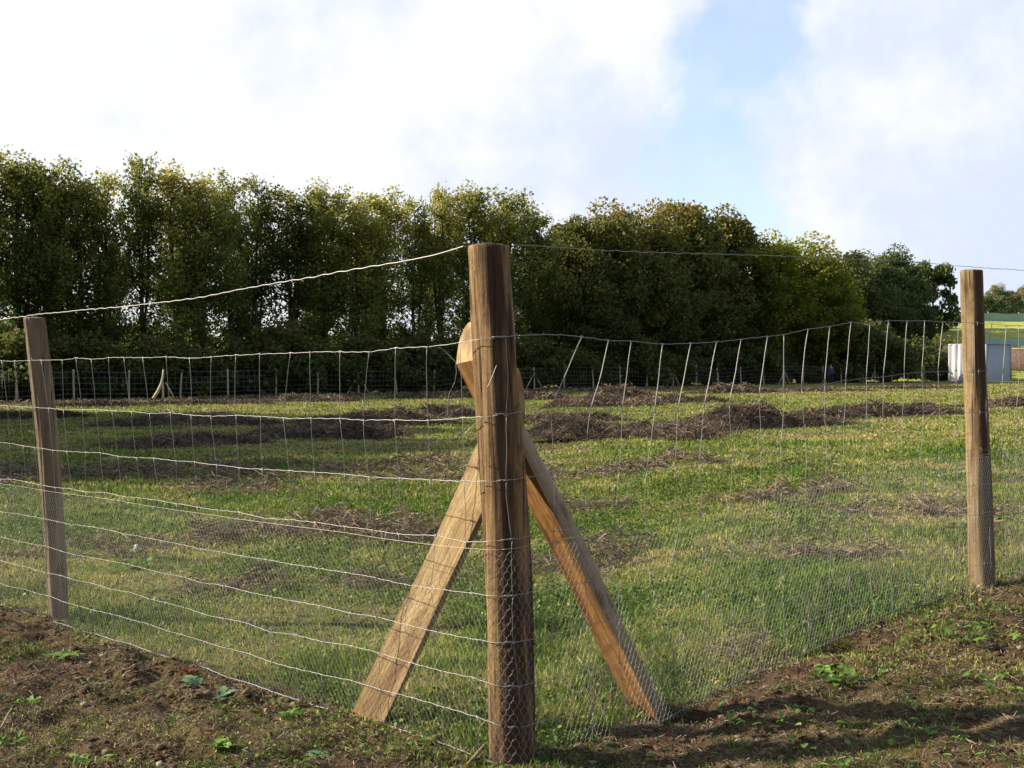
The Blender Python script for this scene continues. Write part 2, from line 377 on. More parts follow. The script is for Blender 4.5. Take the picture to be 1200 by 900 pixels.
g = obj('ground', mesh_np('ground', np.stack([GX, GY, GZ], -1).reshape(-1, 3), fa, {'soil': soilv.ravel(), 'litter': lit.ravel()}, True), MAT['ground'])
tag(g, kind='structure')

# grass: blades, denser and smaller near the camera
def blades(n, seed, y0, y1, name, label, outside_only=False, size=1.0):
    r = np.random.default_rng(seed)
    Y = y0*(y1/y0)**r.random(n); X = (r.random(n)*2-1)*(0.47*Y+1.2)
    if outside_only:
        pass
    o = outside(X, Y)
    clump = fbm(X*1.6, Y*1.6, 3, 21); small = fbm(X*6, Y*6, 2, 22)
    keep_in = (r.random(n) < 0.40+0.95*sstep(0.30, 0.5, clump))
    keep_out = r.random(n) < (0.95*sstep(0.44, 0.58, clump*0.55+small*0.45)+0.10)*0.85
    fencezone = np.exp(-((o+0.1)/0.22)**2)
    keep = np.where(o < -0.02, keep_in, keep_out | (r.random(n) < 0.55*sstep(0.75, 1.15, o)*sstep(0.40, 0.55, fbm(X*1.9+5, Y*1.9, 3, 88))) | (r.random(n) < fencezone*0.3))
    lm = litter_mask(X, Y); keep &= r.random(n) > lm*0.62
    if outside_only: keep &= o > -0.3
    for (bx, by, hw, ln, an) in HEAPS:
        ca, sa = math.cos(an), math.sin(an); ax = (X-bx)*ca+(Y-by)*sa; ay = -(X-bx)*sa+(Y-by)*ca
        keep &= ((ax/(ln*0.5))**2+(ay/(hw*0.5))**2) > 0.8
    X = X[keep]; Y = Y[keep]; o = o[keep]; clump = clump[keep]; small = small[keep]; lm = lm[keep]; n = len(X)
    Z = zground(X, Y)
    lush = sstep(0.35, 0.68, 0.6*fbm(X*0.55, Y*0.55, 3, 41)+0.4*small)
    hgt = (0.024+0.070*lush*r.random(n)+0.035*r.random(n)**3)*size
    hgt *= np.where(o > 0.05, 0.55, 1.0)*(1+0.010*np.minimum(Y, 60))
    fz = np.exp(-((o+0.35)/0.35)**2); hgt *= 1+0.7*fz
    wid = np.maximum(0.0022, 0.00052*Y)*(0.7+0.9*r.random(n))
    broad = r.random(n) < 0.30
    wid = np.where(broad, wid*2.6, wid); hgt = np.where(broad, hgt*0.75, hgt)
    az = r.random(n)*2*math.pi; lean = np.where(broad, 0.5+0.9*r.random(n), 0.15+0.75*r.random(n)**1.3)
    la = r.random(n)*2*math.pi
    d = np.stack([np.cos(la)*np.sin(lean), np.sin(la)*np.sin(lean), np.cos(lean)], -1)
    w = np.stack([np.cos(az), np.sin(az), 0*az], -1)*wid[:, None]*0.5
    b = np.stack([X, Y, Z-0.004], -1)
    mid = b+d*hgt[:, None]*0.55
    d2 = d.copy(); d2[:, 2] -= 0.35; tip = mid+d2*hgt[:, None]*0.5
    v = np.stack([b-w*0.8, b+w*0.8, mid+w, mid-w, tip], 1).reshape(-1, 3)
    i = np.arange(n)*5
    q = np.stack([i, i+1, i+2, i+3], -1); tr = np.stack([i+3, i+2, i+4], -1)
    dry = sstep(0.43, 0.62, fbm(X*0.30+4, Y*0.30, 4, 301)*0.4+0.6*fbm(X*1.9, Y*1.9, 3, 302))
    dry = np.clip(dry+0.34*sstep(9, 26, Y)+0.45*sstep(55, 85, Y), 0, 1.2)
    hgt *= (1-0.35*dry)*(0.42+1.25*sstep(0.36, 0.64, fbm(X*6.5, Y*6.5, 2, 305)))*(1+1.3*sstep(0.60, 0.72, fbm(X*2.7, Y*2.7, 3, 306)))
    tint = np.clip(-0.02+0.58*r.random(n)+0.40*(fbm(X*3.3, Y*3.3, 3, 307)-0.5)+0.20*(0.5-lush)+0.35*lm+0.38*dry+np.where(r.random(n) < 0.08+0.30*dry, 0.30, 0), 0, 1)
    me = mesh_np(name, v, [q, tr], {'tint': np.repeat(tint, 5)})
    ob = obj(name, me, MAT['grass']); tag(ob, label, 'grass', kind='stuff'); return ob

# ------------------------------------------------------------------ hay heaps (positions first: grass leaves them clear)
# px left, px right, base row left, base row right, height (m), depth (m), label
HEAP_SPEC = [
 (628, 790, 520, 516, .52, 1.6, 'large dark brown heap of raked hay just right of the corner post'),
 (778, 860, 512, 506, .34, 1.3, 'low saddle of raked hay between the two large heaps right of the corner post'),
 (848, 985, 506, 499, .60, 1.8, 'tallest dark hay heap in the windrow, midway between corner post and right post'),
 (978, 1115, 493, 486, .52, 1.7, 'long brown hay heap in the windrow reaching towards the right post'),
 (1165, 1290, 478, 474, .42, 1.8, 'low hay heap just right of the right post at the edge of the picture'),
 (300, 425, 513, 515, .52, 1.8, 'dark hay heap in the shade, left half of the left main windrow'),
 (395, 530, 505, 498, .50, 1.8, 'dark hay heap running up to the corner post from the left'),
 (170, 300, 526, 520, .26, 1.8, 'flat shaded spread of dark hay left of the main left windrow'),
 (128, 290, 500, 499, .38, 2.0, 'dark rounded hay heap right behind the left post'),
 (-60, 60, 492, 491, .40, 2.4, 'dark hay heap at the left edge behind the left post'),
 (60, 150, 478, 477, .45, 2.0, 'reddish brown hay heap at the foot of the far fence on the left'),
 (305, 395, 471, 471, .55, 2.4, 'straw coloured hay heap near the far fence midway between left post and corner post'),
 (380, 450, 497, 494, .32, 1.4, 'small hay heap behind the main left windrow'),
 (470, 560, 468, 467, .42, 2.0, 'low hay heap near the far fence close to the left side of the corner post'),
 (500, 580, 490, 488, .55, 1.6, 'rough hay heap half hidden behind the corner post'),
 (600, 665, 470, 469, .62, 2.2, 'dark hay heap near the far fence directly right of the corner post'),
 (655, 760, 478, 477, .62, 2.2, 'rough brown hay heap behind the large heap right of the corner post'),
 (700, 765, 468, 467, .78, 2.0, 'pale topped hay heap against the far fence'),
 (755, 845, 474, 472, .58, 2.2, 'dark mottled hay heap in the second windrow, centre right'),
 (835, 905, 462, 461, .70, 2.4, 'reddish hay heap in the farthest windrow by the far fence'),
 (925, 1010, 460, 459, .34, 2.6, 'thin strip of hay in the farthest windrow towards the shed'),
 (1020, 1120, 456, 456, .30, 2.6, 'thin strip of hay lying just in front of the white shed'),
 (610, 700, 497, 494, .30, 1.2, 'low brown hay spread between the corner post and the large heap'),
 (180, 300, 475, 474, .32, 2.4, 'thin strip of hay at the far fence beneath the forked stake'),
]
HEAPS = []
heap_build = []
for (xa, xb, ya, yb, h, dep, lab) in HEAP_SPEC:
    a = Vector(gp(xa, ya)); b = Vector(gp(xb, yb)); c = (a+b)/2; an = math.atan2(b.y-a.y, b.x-a.x); ln = (b-a).length
    nrm = Vector((-math.sin(an), math.cos(an))); c = c+nrm*dep*0.42
    HEAPS.append((c.x, c.y, dep, ln*1.3, an)); heap_build.append((c, an, ln*1.3, dep, h, lab))
def heap(c, an, ln, dep, h, lab, seed):
    r = np.random.default_rng(seed)
    root = empty('hay_heap', (c.x, c.y, float(zbase(c.x, c.y))), an)
    tag(root, lab, 'hay heap', 'heaps of raked hay in windrows')
    def prof(u, v):
        e = np.clip(1-(np.abs(u)**2.4), 0, 1)**0.6*np.clip(1-v*v, 0, 1)**0.75
        return 0.64*h*e*np.clip(0.10+2.0*(fbm(u*ln*0.55+seed, v*dep*0.6+seed, 4, seed)-0.18), 0.12, 1.5)*1.1
    nu, nv = int(max(18, min(90, ln*9))), 20
    U, V = np.meshgrid(np.linspace(-1, 1, nu), np.linspace(-1, 1, nv))
    Zm = prof(U, V)*0.85-0.03+0.06*(fbm(U*ln*3, V*dep*3, 2, seed+5)-.5)
    id_ = np.arange(nu*nv).reshape(nv, nu)
    f = np.stack([id_[:-1, :-1], id_[:-1, 1:], id_[1:, 1:], id_[1:, :-1]], -1).reshape(-1, 4)
    me = mesh_np('packed_hay', np.stack([U*ln/2, V*dep/2, Zm], -1).reshape(-1, 3), f, None, True)
    obj('packed_hay', me, MAT['mound'], root)
    dist = c.y; n = int(np.clip(ln*dep*620*(26/dist)**1.1, 1200, 7000))
    n = int(n*1.35); far_ = r.random(n) < 0.26; u = np.where(far_, r.normal(size=n)*0.62, r.random(n)*2.1-1.05); v = np.where(far_, r.normal(size=n)*0.8, r.random(n)*2.2-1.1)
    x = u*ln/2; y = v*dep/2; z = prof(np.clip(u, -1, 1), np.clip(v, -1, 1))*(0.75+0.3*r.random(n))
    L_ = (0.10+0.32*r.random(n))
    az = r.random(n)*2*math.pi; el = (r.random(n)-0.38)*1.7
    d = np.stack([np.cos(az)*np.cos(el), np.sin(az)*np.cos(el), np.sin(el)], -1)
    wv = r.normal(size=(n, 3)); wv -= (wv*d).sum(1, keepdims=True)*d; wv /= np.linalg.norm(wv, axis=1, keepdims=True)
    wd = np.maximum(0.005, dist*0.00040)*(0.6+0.9*r.random(n))
    p = np.stack([x, y, z], -1)
    bend = r.normal(size=(n, 3))*0.25*L_[:, None]*0.3
    A = p-d*L_[:, None]/2; B = p+bend; C_ = p+d*L_[:, None]/2; w = wv*wd[:, None]/2
    vv = np.stack([A-w, A+w, B+w, B-w, C_+w*.4, C_-w*.4], 1).reshape(-1, 3)
    i = np.arange(n)*6
    f = np.concatenate([np.stack([i, i+1, i+2, i+3], -1), np.stack([i+3, i+2, i+4, i+5], -1)])
    tint = np.clip(r.beta(1.3, 2.6, n)+0.75*(fbm(x*0.8+seed, y*0.8, 3, seed+3)-0.47)+0.10*(z/h-0.4)+np.where(far_, 0.12, 0), 0, 1)
    obj('loose_stems', mesh_np('loose_stems', vv, f, {'tint': np.repeat(tint, 6)}), MAT['straw'], root)
for i, a in enumerate(heap_build): heap(*a, 100+i)

blades(900000, 1, 3.4, 112, 'field_grass', 'patchy mown green and yellowing grass covering the field')
def groundcover(n, seed):
    r = np.random.default_rng(seed)
    Y = 3.6*(16/3.6)**r.random(n*3); X = (r.random(n*3)*2-1)*(0.47*Y+1.0); o = outside(X, Y)
    w_ = sstep(0.50, 0.64, fbm(X*1.1+8, Y*1.1, 4, 401)); w_ = np.where(o > 0.05, w_*0.22*sstep(0.45, 0.6, fbm(X*2.3, Y*2.3, 3, 402)), w_)+np.exp(-((o+.25)/.25)**2)*0.25
    k = r.random(n*3) < w_*(1-litter_mask(X, Y)); X = X[k][:n]; Y = Y[k][:n]; n = len(X)
    p = np.stack([X, Y, zground(X, Y)+0.008+0.06*r.random(n)**1.5*np.where(outside(X, Y) > 0, .4, 1)], -1)
    v, f, a = quads(p, (0.006+0.013*r.random(n)**1.5)*(1+0.04*Y), r, 1.2, np.clip(r.normal(size=n)*0.22+0.42, 0, 1), 1.2)
    ob = obj('leafy_ground_cover', mesh_np('leafy_ground_cover', v, f, {'tint': a}), MAT['cover']); tag(ob, 'small leaved green weeds and clover matted through the near grass', 'ground cover', kind='stuff')
MAT['cover'] = leaf_mat('cover_leaf', [(0, (0.022, 0.056, 0.007)), (0.5, (0.075, 0.150, 0.016)), (0.85, (0.20, 0.245, 0.035)), (1, (0.36, 0.36, 0.12))], 0.3)
def quads(p, size, r, up=0.3, a=None, asp=1.35):
    n = len(p); nrm = r.normal(size=(n, 3)); nrm[:, 2] += up; nrm /= np.linalg.norm(nrm, axis=1, keepdims=True)
    x = np.cross(nrm, r.normal(size=(n, 3))); x /= np.linalg.norm(x, axis=1, keepdims=True); y = np.cross(nrm, x)
    sx_ = size[:, None]/2
    v = np.stack([p-x*sx_*asp, p-y*sx_, p+x*sx_*asp, p+y*sx_], 1).reshape(-1, 3)
    i = np.arange(n)*4
    return v, np.stack([i, i+1, i+2, i+3], -1), np.repeat(a, 4)
groundcover(110000, 31)
def stalks(n, seed):
    r = np.random.default_rng(seed); X = r.uniform(-5.5, 6.5, n*6); Y = r.uniform(4.4, 13, n*6); o = outside(X, Y)
    w_ = np.exp(-((o+0.28)/0.22)**2)*np.where(X > 0.3, 1.0, 0.30)*(0.3+1.4*sstep(.4, .6, fbm(X*1.5, Y*1.5, 3, 55)))
    k = r.random(n*6) < w_; X = X[k][:n]; Y = Y[k][:n]; n = len(X); g = Geo(); b = np.stack([X, Y, zground(X, Y)-.01], -1)
    h = 0.06+0.20*r.random(n)**1.8; la = r.random(n)*6.283; le = 0.1+0.7*r.random(n)
    d = np.stack([np.cos(la)*np.sin(le), np.sin(la)*np.sin(le), np.cos(le)], -1); m = b+d*h[:, None]*.55; d2 = d+r.normal(size=(n, 3))*.35; e = m+d2*h[:, None]*.45
    a = np.clip(r.beta(2.4, 1.6, n), 0, 1); prisms(g, b, m, 0.0011, 3, a); prisms(g, m, e, 0.0008, 3, a)
    ob = obj('dry_stalks', g.mesh('dry_stalks'), MAT['straw']); tag(ob, 'thin dry stalks standing in the grass along the foot of the near fence', 'dry stalks', kind='stuff')
stalks(6500, 33)
# flat dead stems raked thinly over the turf and lying on the soil
def litter(n, seed):
    r = np.random.default_rng(seed)
    Y = 3.4*(90/3.4)**r.random(n*3); X = (r.random(n*3)*2-1)*(0.47*Y+1.0)
    lm = litter_mask(X, Y); o = outside(X, Y)
    k = r.random(n*3) < np.clip(lm*0.95+np.where(o > 0, 0.55, 0.15)+0.35*sstep(0.52, 0.66, fbm(X*1.4, Y*1.4, 4, 63)), 0, 1)
    X = X[k][:n]; Y = Y[k][:n]; lm = lm[k][:n]; o = o[k][:n]; n = len(X)
    Z = zground(X, Y)+0.006+0.13*lm*r.random(n)*(0.3+1.2*sstep(.35, .65, fbm(X*4, Y*4, 2, 15)))
    L_ = (0.04+0.11*r.random(n))*(0.6+0.6*lm)*(1+Y*0.02); L_ = np.where(o > 0, L_*0.55, L_); az = r.random(n)*2*math.pi; el = (r.random(n)-.35)*1.1
    d = np.stack([np.cos(az)*np.cos(el), np.sin(az)*np.cos(el), np.sin(el)], -1)
    wv = np.cross(d, r.normal(size=(n, 3))); wv /= np.linalg.norm(wv, axis=1, keepdims=True)
    w = wv*(np.maximum(0.0022, 0.00045*Y)*(0.5+r.random(n)))[:, None]/2
    p = np.stack([X, Y, Z], -1); A = p-d*L_[:, None]/2; B = p+d*L_[:, None]/2
    vv = np.stack([A-w, A+w, B+w, B-w], 1).reshape(-1, 3); i = np.arange(n)*4
    tint = np.clip(r.beta(1.7, 1.9, n), 0, 1)
    ob = obj('dead_stems', mesh_np('dead_stems', vv, np.stack([i, i+1, i+2, i+3], -1), {'tint': np.repeat(tint, 4)}), MAT['straw'])
    tag(ob, 'thin scatter of dead brown stems lying over the grass and bare soil', 'dead stems', kind='stuff')
litter(280000, 5)

# soil clods and crumbs in front of the fence
def clods(n, seed):
    r = np.random.default_rng(seed)
    import bmesh
    bm = bmesh.new(); bmesh.ops.create_icosphere(bm, subdivisions=1, radius=1); bv = np.array([v.co[:] for v in bm.verts]); bf = np.array([[v.index for v in f.verts] for f in bm.faces]); bm.free()
    Y = 3.5+r.random(n*4)*5.0; X = (r.random(n*4)*2-1)*(0.47*Y+.8)
    o = outside(X, Y); k = (o > 0.02) & (r.random(n*4) < 0.15+1.5*sstep(0.45, 0.7, fbm(X*2.1, Y*2.1, 3, 91))); X = X[k][:n]; Y = Y[k][:n]; n = len(X)
    s = 0.0025+0.005*r.random(n)+0.013*r.random(n)**9
    Z = zground(X, Y)+s*0.15
    v = bv[None]*(1+0.30*r.normal(size=(n, len(bv), 1)))*s[:, None, None]*np.array([1.2, 1.0, .75])[None, None]
    v = v+np.stack([X, Y, Z], -1)[:, None]
    f = (bf[None]+(np.arange(n)*len(bv))[:, None, None]).reshape(-1, 3)
    m, t, o2 = new_mat('clod')
    c = ramp(t, attr(t, 'tint'), [(0, (0.04, 0.024, 0.014)), (0.6, (0.095, 0.060, 0.034)), (0.93, (0.17, 0.115, 0.070)), (1.0, (0.28, 0.24, 0.19))])
    principled(t, o2, c, 0.95, nrm=bump(t, noise(position(t), 160, 3, .6, t), .6, .01), spec=.15)
    ob = obj('soil_clods', mesh_np('soil_clods', v.reshape(-1, 3), f, {'tint': np.repeat(r.random(n), len(bv))}, False), m)
    tag(ob, 'crumbs and clods of reddish brown soil in front of the fence', 'soil clods', kind='stuff')
clods(16000, 6)

# ------------------------------------------------------------------ the near fence
ff = empty('wire_fence', (CX, CY, 0)); FO = Vector((CX, CY, 0))
tag(ff, 'near wire mesh fence with wooden posts turning a corner at the braced post', 'fence')
LEANS = ([-7.8, -3.87, 0, 3.87, 7.8], [-0.06, -0.134, -0.082, -0.055, -0.03])
CR = 0.094                                     # radius of the bend round the corner post
dL = np.array([LP[0]-CX, LP[1]-CY]); LL = np.linalg.norm(dL); dL = dL/LL
dR = np.array([RP[0]-CX, RP[1]-CY]); LR = np.linalg.norm(dR); dR = dR/LR
nL = np.array([dL[1]*-1, dL[0]]); nL = nL if nL[1] < 0 else -nL
nR = np.array([-dR[1], dR[0]]); nR = nR if nR[1] < 0 else -nR
aL = math.atan2(nL[1], nL[0]); aR = math.atan2(nR[1], nR[0])
ARC = CR*(aR-aL)/2
def fpath(s, h, net=0.0):
    """s along the fence from the corner (negative = left run), h above ground; returns points relative to the corner post foot"""
    s = np.asarray(s, float); h = np.asarray(h, float); s, h = np.broadcast_arrays(s, h)
    off = CR+net-0.022*sstep(0.3, 2.5, np.abs(s))
    left = s < -ARC; right = s > ARC
    th = (aL+aR)/2+s/CR
    x = np.where(left, nL[0]*off+dL[0]*(-s-ARC), np.where(right, nR[0]*off+dR[0]*(s-ARC), np.cos(th)*off))
    y = np.where(left, nL[1]*off+dL[1]*(-s-ARC), np.where(right, nR[1]*off+dR[1]*(s-ARC), np.sin(th)*off))
    fr = np.minimum(np.abs(s), 3.87)/3.87; belly = np.sin(fr*math.pi)
    wob = belly*(0.022*(fbm(s*1.7+50, h*2.2, 3, 71)-0.5)*2+0.012*np.sin(s*3.1+h*2.0))*np.clip(1.6-h, 0.4, 1)
    nn = np.where(s < 0, nL[0], nR[0]); nm = np.where(s < 0, nL[1], nR[1])
    x = x+nn*wob+np.interp(s, *LEANS)*h/1.98; y = y+nm*wob
    gz = zbase(x+CX, y+CY)
    gz = gz+0.06*np.exp(-((s-0.35)/0.5)**2)*np.clip(h/1.58, 0, 1)-0.05*np.exp(-((s-0.4)/0.45)**2)*np.clip(1-h/0.5, 0, 1)
    return np.stack([x, y, gz+h], -1)
HT = np.array([0.015, 0.155, 0.300, 0.455, 0.625, 0.83, 1.05, 1.29, 1.575])
STEP = 0.196; K = int(7.7/STEP)
SN = np.arange(-K, K+1)*STEP+0.03
rr = np.random.default_rng(12)
SHIFT = np.zeros((len(SN), len(HT)))
for j in range(len(HT)):
    jit = rr.normal(size=len(SN))*0.004*(1+j*0.5)
    SHIFT[:, j] = jit
rightm = SN > 0.06
wR = np.exp(-np.clip(SN-0.3, 0, 9)/1.9)
wL = np.exp(-((SN+0.9)/0.9)**2)
for j, k in ((8, 1.0), (7, .36), (6, .13), (5, .04)):
    SHIFT[:, j] += np.where(rightm, (0.055+0.15*wR)*k, 0)
    SHIFT[:, j] += np.where(SN < -0.06, 0.07*wL*k-0.035*np.exp(-((SN+2.9)/.7)**2)*k, 0)
DROP = rr.normal(size=(len(SN), len(HT)))*0.004
def node(i, j): return SN[i]+SHIFT[i, j], HT[j]+DROP[i, j]
def wire_run(side, name, lab):
    g = Geo(); ids = [i for i in range(len(SN)) if (SN[i] < 0.05) == (side < 0)]
    r = np.random.default_rng(3+side)
    for j in range(len(HT)):
        ss_ = [node(i, j)[0] for i in ids]; hh = [node(i, j)[1] for i in ids]
        if side < 0: ss_ = ss_+[0.0]; hh = hh+[HT[j]]
        else: ss_ = [0.0]+ss_; hh = [HT[j]]+hh
        s = np.arange(min(ss_), max(ss_), 0.012); s = np.append(s, max(ss_))
        h = np.interp(s, ss_, hh)
        ph = np.interp(s, ss_, np.arange(len(ss_)))
        h = h+0.0035*np.exp(-(((ph+0.5) % 1-0.5)/0.06)**2)*np.where(np.floor(ph+.5) % 2 == 0, 1, -1)+0.0008*np.sin(s*70+j)*(0.5+vnoise(s*4, s*0+j, 4))+0.005*(fbm(s*5, s*0+j*3, 2, 6)-.5)
        rad = 0.0015 if side < 0 else (0.0013 if j == 8 else 0.0010)
        if j == 0: rad *= 1.1
        if side > 0: rad = rad+0.0006*np.exp(-np.abs(s)/0.3)
        tube(g, fpath(s, h, 0.001), rad, 5)
        # the wrapped knots where a vertical stay crosses
        for q in range(len(ids)):
            a_, b_ = ss_[q], hh[q]
            t_ = np.linspace(-1, 1, 7)
            tube(g, fpath(a_+t_*0.008, b_+0.003*np.sin(t_*9), 0.003), 0.0022 if side < 0 else 0.0018, 5)
    for i in ids:
        for j in range(len(HT)-1):
            (s0, h0), (s1, h1) = node(i, j), node(i, j+1)
            t_ = np.linspace(0, 1, 9)
            s = s0+(s1-s0)*t_+0.006*np.sin(t_*math.pi)*r.normal()*0.6
            h = h0+(h1-h0)*t_
            s = s+0.0012*np.sin(t_*40)
            top = j >= 6
            rad = (0.0019 if j == 7 else 0.0014 if j == 6 else 0.0012) if side > 0 else (0.0012 if j >= 5 else 0.0011)
            if side > 0 and j == 7 and s0 > 0.9: rad = 0.0022
            tube(g, fpath(s, h, 0.003), rad, 5)
    o = obj(name, g.mesh(name, True), MAT['wire'], ff)
    o['label'] = lab; return o
wire_run(-1, 'wire_mesh', 'bright crimped wire mesh of the left run')
wire_run(1, 'wire_mesh', 'wire mesh of the right run with its top row of stays leaning right')

def netting(side, lab):
    g = Geo(); cw, ch = 0.028, 0.027          # hexagonal rabbit netting
    top = 0.80; L_ = 7.6
    cols = int(L_/cw); rows = int(top/(ch*0.75*1.15))
    px_ = cw; py_ = ch*0.86
    A = []; B = []
    i = np.arange(cols)[:, None]; j = np.arange(rows)[None, :]
    i, j = np.broadcast_arrays(i, j)
    x0 = (i+0.5*(j % 2))*px_; y0 = j*py_*1.0
    # vertices of each hexagon: vertical twist + two diagonals
    tl = py_*0.38
    pts = [((x0, y0), (x0, y0+tl)), ((x0, y0+tl), (x0+px_/2, y0+py_)), ((x0, y0+tl), (x0-px_/2, y0+py_))]
    r = np.random.default_rng(8+side)
    for (a, b) in pts:
        for lst, q in ((A, a), (B, b)):
            s = q[0].ravel(); h = q[1].ravel()
            s2 = s+0.007*(vnoise(s*23, h*23, 5)-.5)*1.2; h2 = h+0.007*(vnoise(s*23+9, h*23, 6)-.5)*1.2+0.02*(fbm(s*1.1, h*0, 2, 7)-.5)
            lst.append(fpath(side*(s2+0.001), h2, 0.006+0.008*0))
    A = np.concatenate(A); B = np.concatenate(B)
    rad = np.concatenate([np.full(cols*rows, 0.00066), np.full(cols*rows*2, 0.00042)])
    prisms(g, A, B, rad, 3)
    # selvedge wire
    s = np.arange(0, L_, 0.015); tube(g, fpath(side*s, top+0.01*(fbm(s*1.5, s*0, 2, 3)-.5), 0.006), 0.0009, 4)
    o = obj('rabbit_netting', g.mesh('rabbit_netting'), MAT['net'], ff); o['label'] = lab
netting(-1, 'fine hexagonal netting on the lower left run'); netting(1, 'fine hexagonal netting on the lower right run')

# single straining wire over the post tops
def strand(pts, rad, lab):
    pts = np.array([tuple(Vector(p)-FO) for p in pts])
    t = np.concatenate([[0], np.cumsum(np.linalg.norm(np.diff(pts, axis=0), axis=1))])
    tt = np.arange(0, t[-1], 0.012)
    # smooth interpolation through the measured points
    c = np.stack([np.interp(tt, t, pts[:, k]) for k in range(3)], -1)
    ker = np.hanning(31); ker /= ker.sum()
    pad = np.concatenate([np.repeat(c[:1], 15, 0), c, np.repeat(c[-1:], 15, 0)])
    c = np.stack([np.convolve(pad[:, k], ker, 'valid') for k in range(3)], -1)
    c[:, 2] += 0.0022*np.sin(tt*55)*(vnoise(tt*3, tt*0, 2))+0.006*(fbm(tt*4, tt*0, 2, 9)-.5)
    g = Geo(); tube(g, c, rad, 6); o = obj('straining_wire', g.mesh('straining_wire', True), MAT['wire'], ff); o['label'] = lab
def onrun(px, py, side):                      # pixel -> point on the fence plane
    q = P(px, py, 1.0)-Vector((0, 0, CAMZ)); sl_ = -SL if side < 0 else SR
    Y = (CY-0.11-sl_*CX)/(1-sl_*q.x)
    return Vector((q.x*Y, Y, CAMZ+q.z*Y))
lw = [onrun(a, b, -1) for a, b in ((549, 287), (515, 298), (467, 307), (400, 318), (367, 325), (300, 336), (233, 349), (133, 360.5), (45, 368))]
lw += [onrun(-20, 378, -1), P(-190, 402, 10.1)]
strand(lw, 0.0028, 'top straining wire of the left run')
rw = [onrun(a, b, 1) for a, b in ((596, 287), (640, 288.5), (700, 293), (800, 297), (930, 300.5), (1040, 305), (1137, 312.5), (1200, 317))]
rw += [P(1360, 330, 10.0)]
strand(rw, 0.0016, 'thin top straining wire of the right run')

# posts -------------------------------------------------------------
def post(name, base, top, r0, r1, mat, seed, lab, flat=0.0, flat_dir=(0, -1), bend=0.0, bevel=0.012, dark_band=-99.0):
    base = Vector(base)-FO; top = Vector(top)-FO; H = top.z-base.z
    k, m = 64, 150
    an = np.arange(k)*2*math.pi/k; z = np.concatenate([np.linspace(-0.25, H-bevel, m), [H-bevel*0.3, H]])
    A, Zg = np.meshgrid(an, z)
    t = np.clip(Zg/H, 0, 1)
    r = (r0+(r1-r0)*t)*(1+0.22*(fbm(np.cos(A)*1.3+seed, np.sin(A)*1.3+Zg*1.3, 3, seed)-0.5)*2+0.10*(fbm(np.cos(A)*4+seed, np.sin(A)*4+Zg*0.5, 3, seed+1)-.5)*2)
    # drying cracks: narrow grooves running along the grain
    for q in range(4):
        a0 = (seed*1.7+q*1.63) % 6.283+0.12*np.sin(Zg*3+q)
        dd = np.abs((A-a0+math.pi) % (2*math.pi)-math.pi)
        r = r-r0*0.13*np.exp(-(dd/0.06)**2)*sstep(0.3, 0.5, vnoise(Zg*1.5, Zg*0+q, seed))
    x = np.cos(A)*r; y = np.sin(A)*r
    if flat:
        fd = np.array(flat_dir, float); fd /= np.linalg.norm(fd); dd = x*fd[0]+y*fd[1]; lim = (r0+(r1-r0)*t)*(1-flat)
        cut = np.maximum(dd-lim, 0)*0.85; x = x-fd[0]*cut; y = y-fd[1]*cut
    rimf = np.ones(len(z)); rimf[-1] = 1-bevel*1.2/r1; rimf[-2] = 1-bevel*0.25/r1
    x = x*rimf[:, None]; y = y*rimf[:, None]
    cx = base.x+(top.x-base.x)*t+bend*np.sin(t*math.pi); cy = base.y+(top.y-base.y)*t
    zt = base.z+Zg+np.where(Zg > H*0.97, 0.010*(vnoise(x*30, y*30, seed)-.5), 0)
    v = np.stack([x+cx-base.x, y+cy-base.y, zt-base.z], -1).reshape(-1, 3)
    dst = np.abs((A-dark_band+0.25*(fbm(Zg*1.6, Zg*0, 3, seed+9)-0.5)+math.pi) % (2*math.pi)-math.pi)  # ragged darker band down the shaft, centred on one angle
    st = sstep(0.55, 0.1, dst-0.5*(fbm(A*3, Zg*2.2, 3, seed+4)-0.35))*(0.80+0.35*fbm(A*1.5, Zg*1.3, 3, seed+5)) if dark_band is not None and dark_band > -50 else A*0
    nz = len(z); id_ = np.arange(nz*k).reshape(nz, k); nx_ = np.roll(id_, -1, 1)
    f = np.stack([id_[:-1], nx_[:-1], nx_[1:], id_[1:]], -1).reshape(-1, 4)
    # end grain: rings of faces to the centre
    v = np.concatenate([v, [[v[id_[-1], 0].mean(), v[id_[-1], 1].mean(), v[id_[-1], 2].mean()+0.004]]])
    tri = np.stack([id_[-1], nx_[-1], np.full(k, len(v)-1)], -1)
    me = mesh_np(name, v, [f, tri], {'dark_band': np.append(st.ravel(), 0)}, True); me.materials.append(mat); me.materials.append(MAT['end_grain'])
    mi = np.zeros(len(me.polygons), np.int32); mi[len(f):] = 1; me.polygons.foreach_set('material_index', mi)
    sm_ = np.ones(len(me.polygons), bool); sm_[len(f):] = False; me.polygons.foreach_set('use_smooth', sm_)
    o = obj(name, me, None, ff, base); o['label'] = lab; return o
zc = float(zbase(CX, CY)); zl = float(zbase(*LP)); zr = float(zbase(*RP))
T = P(573, 287, CY); post('post', (CX, CY, zc), (T.x, CY, T.z), 0.092, 0.077, MAT['post_wood'], 3, 'thick brown corner post standing in front of the two braces', dark_band=math.radians(272), bend=0.010)
T = P(41, 372, LP[1]); post('post', (LP[0], LP[1], zl), (T.x, LP[1], T.z), 0.053, 0.061, MAT['post_grey'], 7, 'slim greyish leaning post on the left', bend=0.02, flat=.2, flat_dir=(.45, -1))
T = P(1139, 316, RP[1]); post('post', (RP[0], RP[1], zr), (T.x, RP[1], T.z), 0.079, 0.060, MAT['post_tan'], 11, 'tan post on the right', dark_band=math.radians(285), flat=0.22, flat_dir=(-.85, -.6))
